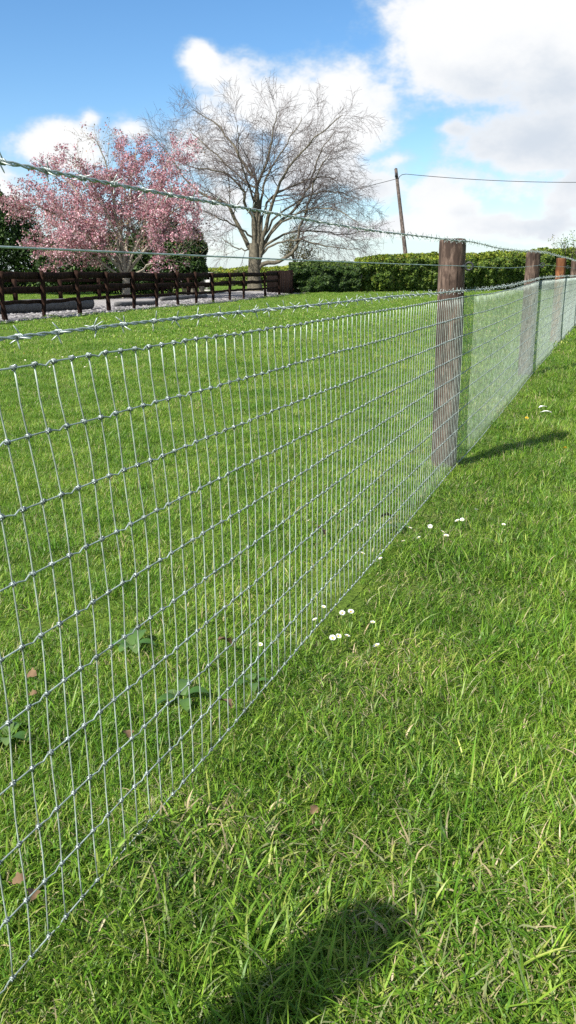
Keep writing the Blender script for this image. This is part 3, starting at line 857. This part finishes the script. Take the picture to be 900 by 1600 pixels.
# the pink blossom tree
def cherry():
    Yd = 36.0
    bx = at(196, 440, Yd).x; base = Vector((bx, Yd, gz(bx, Yd)))
    root = empty('blossom_tree', base); tag(root, 'spreading pink blossom cherry tree with pale trunk behind the rail fence', 'tree')
    T = Tree(5); T.lens = [1.5, .75, .4, .3]
    limbs = [([(197, 425), (188, 370), (178, 310), (168, 260), (150, 215)], .10, -.8, .35), ([(196, 425), (200, 350), (205, 290), (215, 225)], .08, 1.2, .25),
             ([(194, 430), (150, 385), (105, 345), (65, 325), (40, 318)], .075, -1.2, .2), ([(195, 428), (160, 360), (120, 300), (85, 262)], .075, 1.5, .2),
             ([(198, 430), (235, 380), (270, 330), (305, 320)], .075, -1.0, .2), ([(197, 428), (225, 350), (250, 280), (272, 235)], .075, 1.0, .2),
             ([(194, 435), (150, 405), (110, 392), (75, 388)], .06, -1.6, .2), ([(198, 436), (230, 415), (262, 400), (290, 395)], .05, -1.5, .2),
             ([(196, 432), (170, 400), (140, 370), (110, 365)], .055, -2.2, .2), ([(197, 430), (215, 380), (235, 340), (262, 300)], .06, -2.2, .2),
             ([(195, 425), (175, 350), (145, 290), (122, 245)], .06, -1.8, .2), ([(197, 420), (190, 350), (195, 300), (190, 250)], .06, 2.4, .2),
             ([(196, 428), (150, 370), (95, 330), (60, 345)], .06, 2.3, .2), ([(198, 425), (250, 370), (285, 350), (310, 345)], .05, 2.0, .2)]
    tr = smooth_path(np.array([list(base + Vector((0, 0, -.2))), list(at(197, 450, Yd)), list(at(197, 422, Yd))]), 8)
    T.limb.tube(tr, np.linspace(.20, .13, 8), 12, caps=False)
    for pts, r, dep, st in limbs:
        n = len(pts); P = [list(at(x, y, Yd + dep * (k / (n - 1)))) for k, (x, y) in enumerate(pts)]
        P = smooth_path(P, 16); P[1:] += T.rg.normal(0, .03, P[1:].shape)
        rad = np.interp(np.linspace(0, 1, 16), [0, .4, 1], [r, r * .6, .012])
        T.limb.tube(P, rad, 7, caps=False)
        ln = np.linalg.norm(np.diff(P, axis=0), axis=1).sum()
        T.kids(P, rad * .8, ln, 0, .03, .14, [.17, .17, .2], (25, 70), 2, st)
    off = np.array(base)
    for mb_, nm, mt in ((T.limb, 'limbs', M_cbark), (T.twig, 'twigs', M_cbark)):
        o = link(nm, mesh(nm, np.concatenate(mb_.V) - off, [np.concatenate(f) for f in mb_.F.values()]), mt, root, True); o['kind'] = 'stuff'
    rg = np.random.default_rng(3)
    tips = np.concatenate([p[1:] for p in T.tips])
    # the upper middle has hardly any bloom: bare twigs with small bronze leaves
    pv = tips - np.array([0, 0, CAMZ]); px = 450 + pv[:, 0] / pv[:, 1] * 1345
    hi = at(150, 268, Yd).z
    vz = tips[:, 2] - CAMZ; dd_ = tips[:, 1] * math.cos(PITCH) - vz * math.sin(PITCH)
    px = 450 + F_PX * tips[:, 0] / dd_; py = 800 - F_PX * (tips[:, 1] * math.sin(PITCH) + vz * math.cos(PITCH)) / dd_
    thin = (tips[:, 2] > hi) & (px > 105) & (px < 182)
    thin |= (px > 258) & (py > 372) | (px > 312) | (py < 212)
    thin |= (px > 165) & (px < 232) & (py > 340) & (tips[:, 1] < Yd + .4)
    keep = ~(thin & (rg.uniform(size=len(tips)) < .90))
    B = tips[keep]; B = B[rg.uniform(size=len(B)) < .86]
    k = rg.integers(6, 11, len(B)); P = np.repeat(B, k, 0) + rg.normal(0, .068, (k.sum(), 3))
    V, F = leaf_quads(P, .035, None, .9, 1, rg)
    cols = pick_cols(len(P), [(.56, .33, .37), (.45, .215, .26), (.64, .50, .51), (.28, .11, .13), (.52, .40, .45)], [4.5, 4, 2.8, 1.6, 1.0], .14, rg)
    o = link('blossom', mesh('blossom', V - off, F, np.repeat(cols, 4, 0)), M_bloss, root); o['kind'] = 'stuff'
    Lf = tips[rg.uniform(size=len(tips)) < .36]; P = np.repeat(Lf, 2, 0) + rg.normal(0, .06, (len(Lf) * 2, 3))
    V, F = leaf_quads(P, .035, None, .5, 1, rg)
    cols = pick_cols(len(P), [(.17, .09, .05), (.12, .085, .035), (.20, .13, .06)], [3, 2, 2], .2, rg)
    o = link('young_leaves', mesh('young_leaves', V - off, F, np.repeat(cols, 4, 0)), M_hedge, root); o['kind'] = 'stuff'
cherry()

# thinly leafed small tree right behind the bare tree's trunk
def small_tree():
    Yd = 56.0; bx = at(462, 440, Yd).x; base = Vector((bx, Yd, gz(bx, Yd)))
    root = empty('young_tree', base); tag(root, 'small olive brown budding tree just right of the bare trunk', 'tree')
    T = Tree(21); T.lens = [1.0, .6, .4]
    T.limb.tube(np.array([list(base), list(at(461, 425, Yd)), list(at(460, 410, Yd))]), [.12, .10, .08], 8, caps=False)
    for k in range(10):
        tx, ty = random.uniform(428, 498), random.uniform(366, 405)
        P = smooth_path([list(at(461, 418, Yd)), list(at((461 + tx) / 2, (410 + ty) / 2 + 4, Yd)), list(at(tx, ty, Yd + random.uniform(-1, 1)))], 9)
        rad = np.linspace(.05, .012, 9); T.limb.tube(P, rad, 5, caps=False)
        T.kids(P, rad, np.linalg.norm(P[-1] - P[0]), 0, .02, .15, [.2, .18, .2], (25, 70), 2, .25)
    off = np.array(base)
    for mb_, nm, mt in ((T.limb, 'limbs', M_bark), (T.twig, 'twigs', M_twig)):
        if mb_.n: link(nm, mesh(nm, np.concatenate(mb_.V) - off, [np.concatenate(f) for f in mb_.F.values()]), mt, root)['kind'] = 'stuff'
    tips = np.concatenate([p[1:] for p in T.tips]); P = np.repeat(tips, 2, 0) + rng.normal(0, .07, (len(tips) * 2, 3))
    V, F = leaf_quads(P, .045)
    link('young_leaves', mesh('young_leaves', V - off, F, np.repeat(pick_cols(len(P), [(.10, .10, .03), (.14, .11, .04), (.07, .08, .02)], [3, 2, 2]), 4, 0)), M_hedge, root)['kind'] = 'stuff'
small_tree()

# ------------------------------------------------------------------ utility pole and its cable
Yp = 62.0
p1 = at(618.5, 264, Yp); p0 = at(640, 440, Yp); p0.z = gz(p0.x, p0.y)
pole = empty('utility_pole', p0); tag(pole, 'leaning bare timber utility pole behind the hedge', 'pole')
b = MB(); b.tube(np.array([list(p0.lerp(p1, k / 8) - p0) for k in range(9)]), np.linspace(.165, .105, 9), 10); b.build('pole_shaft', M_pole, pole, True)
tip = p1 - p0
b = MB(); b.tube(np.array([list(tip), list(tip + Vector((-.01, 0, .07)))]), [.12, .02], 10); b.build('pole_cap', M_pole, pole, True)
b = MB(); b.tube(np.array([list(tip + Vector((.0, -.14, -.55))), list(tip + Vector((.0, -.14, -.25)))]), .07, 8); b.build('bracket', M_cable, pole)
def cable(pts, sag, label):
    a_, b_ = pts
    n = 24; P = [a_.lerp(b_, k / n) - Vector((0, 0, sag * 4 * (k / n) * (1 - k / n))) for k in range(n + 1)]
    m_ = MB(); m_.tube(np.array([list(p) for p in P]), .020, 5)
    tag(m_.build('overhead_cable', M_cable, None, True), label, 'cable')
ca = at(622, 280, Yp)
b = MB(); b.tube(np.array([list(at(622, 282, Yp) - p0), list(at(624, 276, Yp - .1) - p0), list(at(628, 273, Yp - .1) - p0), list(at(634, 272, Yp) - p0)]), .022, 5); b.build('cable_loop', M_cable, pole, True)
cable((at(634, 272, Yp), at(1150, 272, 66)), .55, 'black overhead cable running right from the utility pole')
cable((at(621, 279, Yp), at(330, 330, 90)), .4, 'thin overhead cable running left from the pole behind the bare tree')

# ------------------------------------------------------------------ flowers and leaves in the grass
pet = MB()
for ring_, (n_, r1) in enumerate(((15, .0118), (13, .0100))):
    for k in range(n_):
        a_ = k / n_ * 2 * math.pi + ring_ * .2; c_, s_ = math.cos(a_), math.sin(a_); wd = .0017
        V = [(.003 * c_, .003 * s_, 0), (r1 * .65 * c_ - wd * s_, r1 * .65 * s_ + wd * c_, .0012 + ring_ * .001), (r1 * c_, r1 * s_, .0022 + ring_ * .0012), (r1 * .65 * c_ + wd * s_, r1 * .65 * s_ - wd * c_, .0012 + ring_ * .001)]
        pet.add(V, np.array([[0, 3, 2, 1]]))
petm = pet.mesh('petals'); petm.materials.append(M_white)
dm = MB(); th = np.arange(8) / 8 * 2 * math.pi
V = [(.0034 * math.cos(a_), .0034 * math.sin(a_), .0008) for a_ in th] + [(.0024 * math.cos(a_), .0024 * math.sin(a_), .0028) for a_ in th] + [(0, 0, .0034)]
dm.add(V, [np.array([[i, (i + 1) % 8, 8 + (i + 1) % 8, 8 + i] for i in range(8)]), np.array([[8 + i, 8 + (i + 1) % 8, 16] for i in range(8)])])
discm = dm.mesh('flower_centre'); discm.materials.append(M_yellow)
sm = MB(); sm.tube(np.array([[0, 0, -.06], [.002, .001, -.03], [0, 0, 0]]), .0011, 4); M_stem = plain('flower_stem', (.09, .17, .03), .7)
stemm = sm.mesh('stem'); stemm.materials.append(M_stem)
dn = MB()
for ring_, (n_, r1, z_) in enumerate(((22, .017, 0), (18, .0135, .003), (12, .009, .006), (6, .005, .008))):
    for k in range(n_):
        a_ = k / n_ * 2 * math.pi + ring_ * .37; c_, s_ = math.cos(a_), math.sin(a_); wd = .0016
        V = [(0, 0, z_ * .6), (r1 * c_ - wd * s_, r1 * s_ + wd * c_, z_ + .002), (r1 * 1.06 * c_, r1 * 1.06 * s_, z_ + .003), (r1 * c_ + wd * s_, r1 * s_ - wd * c_, z_ + .002)]
        dn.add(V, np.array([[0, 3, 2, 1]]))
dandm = dn.mesh('petals'); dandm.materials.append(M_yellow)
def flower(x, y, kind, label, group, size=1.0):
    p = on_ground(x, y); h = .055 if kind == 'daisy' else .05
    p = on_ground(x, y + h / (p.y + .5) * 900) ; p = Vector((p.x, p.y, gz(p.x, p.y)))
    root = empty(kind, p); tag(root, label, 'flower', group)
    root.scale = (size * .82, size * .82, size)
    tilt = (random.uniform(.05, .5), random.uniform(-.35, .35), random.uniform(0, 6.28))
    for nm, me in (('petals', petm if kind == 'daisy' else dandm), ('flower_centre', discm), ('stem', stemm)):
        if kind != 'daisy' and nm == 'flower_centre': continue
        o = bpy.data.objects.new(nm, me); C.objects.link(o); o.parent = root
        o.location = (0, 0, h + random.uniform(-.004, .004) if nm == 'petals' else h)
        if nm == 'stem': o.location = (0, 0, .058)
        else: o.location = (0, 0, h + .004); o.rotation_euler = tilt
    return root
s1 = 2.647
clump = [(560 + a_ / s1, 760 + b_ / s1) for a_, b_ in ((183, 250), (210, 203), (247, 233), (293, 198), (345, 210), (358, 246), (405, 172), (425, 166), (483, 132), (597, 180))]
names1 = ['white daisy by the foot of the netting, lowest left of the right hand clump', 'small white daisy just above the lowest left one of the right hand clump', 'small daisy head third from the left in the right hand clump',
          'large tilted white daisy near the middle of the right hand clump', 'white daisy right of the large tilted one in the clump', 'lowest white daisy in the middle of the right hand clump',
          'left daisy of the close pair above the right hand clump', 'right daisy of the close pair above the right hand clump', 'topmost white daisy of the right hand clump', 'lone white daisy farthest right of the clump']
for (x, y), nm in zip(clump, names1): flower(x, y, 'daisy', nm, 'daisies beside the netting', random.uniform(.95, 1.3))
net2 = [(15 / s1 + 560, 308 / s1 + 760, 'white daisy touching the netting left of the clump'), (67 / s1 + 560, 346 / s1 + 760, 'lower small daisy just outside the netting left of the clump'), (90 / s1 + 560, 320 / s1 + 760, 'upper small daisy just outside the netting left of the clump'),
        (300 + 543 / s1, 700 + 680 / s1, 'daisy poking through the bottom wire of the netting'), (300 + 507 / s1, 700 + 743 / s1, 'large daisy just inside the bottom of the netting'),
        (300 + 620 / s1, 700 + 716 / s1, 'left daisy of the upper pair below the netting'), (300 + 655 / s1, 700 + 716 / s1, 'right daisy of the upper pair below the netting'), (300 + 745 / s1, 700 + 743 / s1, 'lone cream daisy right of the pairs below the netting'),
        (300 + 605 / s1, 700 + 808 / s1, 'middle daisy of the lower trio below the netting'), (300 + 640 / s1, 700 + 805 / s1, 'right and largest daisy of the lower trio below the netting'), (300 + 580 / s1, 700 + 828 / s1, 'left daisy of the lower trio below the netting'),
        (300 + 760 / s1, 700 + 862 / s1, 'lowest lone daisy below the netting'), (300 + 680 / s1, 700 + 335 / s1, 'daisy seen through the netting above the others'), (300 + 480 / s1, 700 + 328 / s1, 'small daisy seen through the netting farthest up left'), (300 + 283 / s1, 700 + 835 / s1, 'daisy seen low through the netting at the left')]
for x, y, nm in net2: flower(x, y, 'daisy', nm, 'daisies beside the netting', random.uniform(.85, 1.2))
for x, y, nm, s_ in ((882, 706, 'bright yellow dandelion near the right edge of the picture', 1.0), (822, 657, 'yellow dandelion near the white feather by the far netting', .9), (38, 555, 'yellow dandelion in the mown grass above the netting at the left', .9), (292, 575, 'small yellow dandelion in the mown grass seen above the netting', .9)):
    flower(x, y, 'dandelion', nm, None, s_)
k = 0
for x, y in ((40, 567), (118, 577), (128, 570), (133, 578), (78, 578), (182, 562), (98, 562), (402, 522), (392, 508), (330, 505), (355, 520), (300, 498), (120, 515), (425, 500), (500, 520)):
    flower(x, y, 'daisy', 'tiny white daisy far off in the mown grass behind the netting', 'far daisies in the mown field', 1.1); k += 1
# feather
def feather(x, y, label, rz):
    p = on_ground(x, y); root = empty('feather', Vector((p.x, p.y, gz(p.x, p.y) + .052)), rz); root.scale = (.62,) * 3; tag(root, label, 'feather')
    b = MB(); b.tube(np.array([[-.06, 0, 0], [0, .006, .01], [.07, 0, .004]]), [.0016, .0012, .0004], 4); b.build('quill', M_white, root)
    b = MB(); n = 14; V = []
    for i in range(n + 1):
        u = i / n; wd = .022 * math.sin(min(1, u * 1.15 + .08) * math.pi) ** .6
        c = (-.035 + .108 * u, .006 * math.sin(u * 3.1), .012 * math.sin(u * 3.1))
        V += [(c[0] - wd * .3, c[1] - wd, c[2] + .006), c, (c[0] - wd * .3, c[1] + wd, c[2] + .007)]
    i = np.arange(n)[:, None] * 3 + np.arange(2)[None, :]
    b.add(V, np.stack([i, i + 3, i + 4, i + 1], -1).reshape(-1, 4)); b.build('vane', M_white, root, True)
feather(846, 647, 'upper of two white feathers lying in the grass at the right', .4)
feather(851, 655, 'lower of two white feathers lying in the grass at the right', -.3)
# dead leaves
def dead_leaf(x, y, label, s_=.05, z=.05):
    p = on_ground(x, y); b = MB(); n = 10; V = []
    for i in range(n + 1):
        u = i / n; wd = s_ * .42 * math.sin(u * math.pi) ** .7 * (1 + .25 * math.sin(u * 17))
        c = np.array([-s_ / 2 + s_ * u, 0, .25 * s_ * math.sin(u * 2.5)])
        V += [c + (0, -wd, .35 * wd), c, c + (0, wd, .5 * wd)]
    i = np.arange(n)[:, None] * 3 + np.arange(2)[None, :]
    b.add(V, np.stack([i, i + 3, i + 4, i + 1], -1).reshape(-1, 4))
    b.tube(np.array([[-s_ * .75, .004, .004], [-s_ * .48, 0, 0]]), .001, 4)
    o = b.build('dead_leaf', M_dead, None, True); o.location = (p.x, p.y, gz(p.x, p.y) + z); o.rotation_euler = (random.uniform(.2, .6), random.uniform(-.4, .4), random.uniform(0, 6.3))
    tag(o, label, 'leaf', 'dead leaves in the grass')
for x, y, nm, s_ in ((53, 1083, 'pale curled brown leaf behind the netting at far left, upper one', .032), (55, 1113, 'small orange brown leaf just below the curled one behind the netting', .02), (53, 1438, 'star shaped tan leaf at the foot of the netting, lower left', .026),
                  (34, 1415, 'thin brown leaf scrap left of the tan one at the netting foot', .024), (200, 1180, 'reddish brown leaf behind the netting above its bottom wire', .03), (352, 1131, 'dark brown leaf tucked against the bottom wire of the netting', .04),
                  (352, 1032, 'brown leaf beside a weed behind the netting', .05), (500, 850, 'orange brown leaf behind the netting at mid length', .05), (605, 828, 'brown leaf under the netting near the daisies', .06), (490, 1300, 'reddish leaf scrap alone in the near grass', .02)):
    dead_leaf(x, y, nm, s_)
# broad leaved weeds
def weed(x, y, label, n, s_):
    p = on_ground(x, y); root = empty('dock_weed', Vector((p.x, p.y, gz(p.x, p.y)))); tag(root, label, 'weed')
    for q in range(n):
        L_ = s_ * .8 * random.uniform(.7, 1.2); wd0 = L_ * .26; b = MB(); V = []; m_ = 9
        for i in range(m_ + 1):
            u = i / m_; wd = wd0 * math.sin(min(1, u * .95 + .06) * math.pi) ** .6 * (1 + .06 * math.sin(u * 23 + q)); zc = L_ * (.75 * u - .75 * u * u) + .02
            c = np.array([.01 + L_ * u, 0, zc])
            V += [c + (0, -wd, .25 * wd), c, c + (0, wd, .25 * wd)]
        i = np.arange(m_)[:, None] * 3 + np.arange(2)[None, :]
        c_ = np.array([(.06, .135, .025), (.085, .165, .04), (.11, .18, .055)][q % 3]) * random.uniform(.8, 1.2)
        b.add(V, np.stack([i, i + 3, i + 4, i + 1], -1).reshape(-1, 4), c_)
        o = b.build('leaf', M_leaf, root, True); o.rotation_euler = (0, random.uniform(-.25, .1), q * 2 * math.pi / n + random.uniform(-.4, .4))
weed(207, 1020, 'broad leaved dock weed behind the netting at left', 6, .10)
weed(285, 1100, 'low broad leaved weed close behind the bottom of the netting', 5, .07)
weed(12, 1165, 'broad leaved weed cut by the left picture edge behind the netting', 6, .09)
weed(622, 832, 'small dark weed at the netting foot left of the daisies', 5, .07)
weed(395, 1075, 'small broad leaved weed at the bottom wire of the netting', 5, .05)

# ------------------------------------------------------------------ grass
lib = bpy.data.collections.new('grass_tufts')          # patterns only, not part of the scene
lib_far = bpy.data.collections.new('grass_patches')
GPAL = [(.108, .248, .018), (.152, .298, .024), (.208, .345, .036), (.070, .175, .016), (.305, .375, .080), (.44, .39, .21), (.27, .31, .14)]
def blades(n, rad, hmin, hmax, wid, lean, seed, wts, segs=4):
    rg = np.random.default_rng(seed)
    r = rad * np.sqrt(rg.uniform(0, 1, n)); a = rg.uniform(0, 2 * math.pi, n)
    B = np.stack([r * np.cos(a), r * np.sin(a), np.full(n, -.008)], -1)
    h = rg.uniform(hmin, hmax, n); wd = wid * rg.uniform(.55, 1.3, n)
    da = rg.uniform(0, 2 * math.pi, n); L1 = np.abs(rg.normal(lean, .35, n))
    dh = np.stack([np.cos(da), np.sin(da), np.zeros(n)], -1)
    tw = da + math.pi / 2 + rg.normal(0, .5, n); side = np.stack([np.cos(tw), np.sin(tw), np.zeros(n)], -1)
    V = np.zeros((n, segs * 2 + 1, 3)); p = B.copy(); th = L1 * .35
    curl = L1 * rg.uniform(.5, 1.5, n) / segs
    for k in range(segs + 1):
        u = k / segs; ww = wd * (1 - u ** 1.8) * (.75 + .5 * u if u < .5 else 1)
        if k < segs:
            V[:, 2 * k] = p - side * (ww / 2)[:, None]; V[:, 2 * k + 1] = p + side * (ww / 2)[:, None]
            p = p + (dh * np.sin(th)[:, None] + np.array([0, 0, 1.0]) * np.cos(th)[:, None]) * (h / segs)[:, None]; th = th + curl
            p[:, 2] = np.maximum(p[:, 2], .004)
        else: V[:, 2 * k] = p
    m_ = segs * 2 + 1; i = np.arange(n)[:, None] * m_
    Q = np.concatenate([np.stack([i[:, 0] + 2 * k, i[:, 0] + 2 * k + 1, i[:, 0] + 2 * k + 3, i[:, 0] + 2 * k + 2], -1) for k in range(segs - 1)])
    Tt = np.stack([i[:, 0] + 2 * segs - 2, i[:, 0] + 2 * segs - 1, i[:, 0] + 2 * segs], -1)
    cols = np.repeat(pick_cols(n, GPAL, wts, .16, rg), m_, 0)
    return V.reshape(-1, 3), [Q, Tt], cols
def add_tuft(coll, name, *args, **kw):
    V, F, c = blades(*args, **kw); me = mesh(name, V, F, c); me.materials.append(M_grass); me.shade_smooth()
    o = bpy.data.objects.new(name, me); coll.objects.link(o)
W_lush = [4, 5, 4.5, 2.4, 1.7, .65, .8]; W_dry = [2.5, 3.5, 3.5, 1.5, 2.4, 2.6, 2.0]
def add_mix(coll, name, parts):
    """one patch of turf out of several kinds of blades"""
    V, F3, F4, Cc, n = [], [], [], [], 0
    for args, kw in parts:
        v, (q_, t_), c_ = blades(*args, **kw); V.append(v); F4.append(q_ + n); F3.append(t_ + n); Cc.append(c_); n += len(v)
    me = mesh(name, np.concatenate(V), [np.concatenate(F4), np.concatenate(F3)], np.concatenate(Cc)); me.materials.append(M_grass); me.shade_smooth()
    coll.objects.link(bpy.data.objects.new(name, me))
for s in range(6): add_mix(lib, 'tuft_a%d' % s, [((280, .15, .020, .050, .0038, 1.35, 100 + s, W_lush), {}), ((24, .15, .04, .07, .0034, .8, 130 + s, W_lush), {})])       # 0-5 short lawn
for s in range(6): add_mix(lib, 'tuft_b%d' % s, [((230, .15, .025, .070, .0042, 1.5, 200 + s, W_lush), {}), ((40, .10, .06, .110, .0040, 1.15, 230 + s, W_lush), {})])     # 6-11 longer, flopping
for s in range(5): add_mix(lib, 'tuft_c%d' % s, [((200, .15, .025, .070, .0036, 1.8, 300 + s, W_dry), {}), ((60, .14, .025, .06, .0040, 1.2, 330 + s, W_lush), {})])        # 12-16 dry, lying
for s in range(6): add_tuft(lib_far, 'patch_%d' % s, 230, .32, .025, .055, .0110, 1.25, 400 + s, W_lush, segs=3)
def points(n, ymin, ymax, amax=31, amin=-31):
    """scatter over the sector of lawn in front of the camera, evenly by area"""
    Yv = np.sqrt(rng.uniform(ymin ** 2, ymax ** 2, n)); a = rng.uniform(math.tan(R(amin)), math.tan(R(amax)), n)
    return Yv * a, Yv
def grass_object(name, x, y, idx, scl, coll):
    n = len(x); me = bpy.data.meshes.new(name); me.vertices.add(n)
    z = ground(x, y)
    me.vertices.foreach_set('co', np.stack([x, y, z], -1).astype(np.float32).ravel())
    rot = np.stack([rng.normal(0, .10, n), rng.normal(0, .10, n), rng.uniform(0, 6.283, n)], -1).astype(np.float32)
    me.attributes.new('idx', 'INT', 'POINT').data.foreach_set('value', idx.astype(np.int32))
    me.attributes.new('rot', 'FLOAT_VECTOR', 'POINT').data.foreach_set('vector', rot.ravel())
    me.attributes.new('scl', 'FLOAT', 'POINT').data.foreach_set('value', scl.astype(np.float32))
    me.materials.append(M_grass)
    o = bpy.data.objects.new(name, me); C.objects.link(o)
    g = bpy.data.node_groups.new(name + '_nodes', 'GeometryNodeTree')
    g.interface.new_socket('Geometry', in_out='INPUT', socket_type='NodeSocketGeometry')
    g.interface.new_socket('Geometry', in_out='OUTPUT', socket_type='NodeSocketGeometry')
    N, L = g.nodes.new, g.links.new
    gi, go = N('NodeGroupInput'), N('NodeGroupOutput')
    ip = N('GeometryNodeInstanceOnPoints'); ci = N('GeometryNodeCollectionInfo')
    ci.inputs['Collection'].default_value = coll; ci.inputs['Separate Children'].default_value = True; ci.inputs['Reset Children'].default_value = True
    def attr(nm, ty):
        a = N('GeometryNodeInputNamedAttribute'); a.data_type = ty; a.inputs['Name'].default_value = nm
        return [s_ for s_ in a.outputs if s_.name == 'Attribute' and s_.enabled][0]
    L(gi.outputs[0], ip.inputs['Points']); L(ci.outputs[0], ip.inputs['Instance']); ip.inputs['Pick Instance'].default_value = True
    L(attr('idx', 'INT'), ip.inputs['Instance Index']); L(attr('rot', 'FLOAT_VECTOR'), ip.inputs['Rotation']); L(attr('scl', 'FLOAT'), ip.inputs['Scale'])
    L(ip.outputs[0], go.inputs[0])
    md = o.modifiers.new('scatter', 'NODES'); md.node_group = g
    return o
def Dof(x, y): return x * NL[0] + y * NL[1]              # > D0: beyond the wire fence
def nz2(x, y, s, o_=0.0): return np.array([mnoise.noise(Vector((a * s + o_, b * s - o_, 4.2))) for a, b in zip(x, y)])
# near lawn
x, y = points(3900, .45, 6.0, 40, -42)
x2, y2 = points(900, .40, 2.3, 40, -42); x = np.concatenate([x, x2]); y = np.concatenate([y, y2])
xn = rng.uniform(-2.6, 3.4, 1900); yn = rng.uniform(-.7, 2.2, 1900); k = np.abs(xn) > .85 * np.maximum(yn, 0) ; x = np.concatenate([x, xn[k]]); y = np.concatenate([y, yn[k]])
x3, y3 = points(5200, 6.0, 13.0, 33, -33); x = np.concatenate([x, x3]); y = np.concatenate([y, y3])
D = Dof(x, y); k = ~((D < D0 + .06) & (D > D0 - .15) & (rng.uniform(size=len(x)) < .45)); x, y, D = x[k], y[k], D[k]; inside = D > D0 + .06; edge = np.abs(D - D0 + .02) < .10
q = nz2(x, y, 1.9) + rng.normal(0, .22, len(x)); q2 = nz2(x, y, 2.7, 9.0) + rng.normal(0, .15, len(x))
kind_ = np.where(inside, np.where(q > .42, 1, 0), np.where(q > .08, 1, 0))
kind_ = np.where((q2 > np.where(inside, .52, .22)), 2, kind_)
near_w = sstep(3.2, 1.2, y)
kind_ = np.where((rng.uniform(size=len(x)) < near_w * .45) & ~inside & (kind_ == 0), 1, kind_)
idx = np.where(kind_ == 0, rng.integers(0, 6, len(x)), np.where(kind_ == 1, rng.integers(6, 12, len(x)), rng.integers(12, 17, len(x))))
scl = rng.uniform(.75, 1.2, len(x)) * np.where(inside, .80, 1.0) * (1 + .42 * nz2(x, y, 4.2, 5.0))
scl = scl * (1 + .35 * sstep(5, 12, y)) * np.where((D < D0 + .05) & (D > D0 - .14), .62, 1.0)
tag(grass_object('lawn_grass', x, y, idx, scl, lib), 'bright green lawn grass with long flopping blades in the foreground', 'grass', kind='stuff')
# far lawn
x, y = points(17000, 11.0, 62.0, 36, -36)
rel = np.array([(a - RB[0].x) * rnor.x + (b - RB[0].y) * rnor.y for a, b in zip(x, y)])
k = (rel < -.15) | (rel > 5.3)
x, y, rel = x[k], y[k], rel[k]
idx = rng.integers(0, 6, len(x)); scl = rng.uniform(.8, 1.25, len(x)) * (1 + .2 * nz2(x, y, .8))
tag(grass_object('field_grass', x, y, idx, scl, lib_far), 'mown field grass reaching back to the hedge', 'grass', kind='stuff')

# stones of the gravel verge
stone_lib = bpy.data.collections.new('gravel_stones')
for s in range(5):
    rg = np.random.default_rng(900 + s); V, F = [], []
    ph = (1 + 5 ** .5) / 2
    V = np.array([(-1, ph, 0), (1, ph, 0), (-1, -ph, 0), (1, -ph, 0), (0, -1, ph), (0, 1, ph), (0, -1, -ph), (0, 1, -ph), (ph, 0, -1), (ph, 0, 1), (-ph, 0, -1), (-ph, 0, 1)], float) / 1.9
    V = V * rg.uniform(.75, 1.2, (12, 1)) * np.array([1.2, .9, .65])
    F = np.array([(0, 11, 5), (0, 5, 1), (0, 1, 7), (0, 7, 10), (0, 10, 11), (1, 5, 9), (5, 11, 4), (11, 10, 2), (10, 7, 6), (7, 1, 8), (3, 9, 4), (3, 4, 2), (3, 2, 6), (3, 6, 8), (3, 8, 9), (4, 9, 5), (2, 4, 11), (6, 2, 10), (8, 6, 7), (9, 8, 1)])
    g_ = rg.uniform(.08, .27); me = mesh('stone_%d' % s, V, F); me.materials.append(plain('stone_%d' % s, (g_, g_ * .96, g_ * .95), .9, 0, .2, 3))
    stone_lib.objects.link(bpy.data.objects.new('stone_%d' % s, me))
n = 9000; s = rng.uniform(-6, 29, n); off = rng.uniform(-.42, 1.7, n)
x = RB[0].x + rdir.x * s + rnor.x * off; y = RB[0].y + rdir.y * s + rnor.y * off
o = grass_object('gravel_stones', x, y, rng.integers(0, 5, n), rng.uniform(.025, .075, n), stone_lib)
tag(o, 'loose grey stones along the foot of the rail fence', 'gravel', kind='stuff')
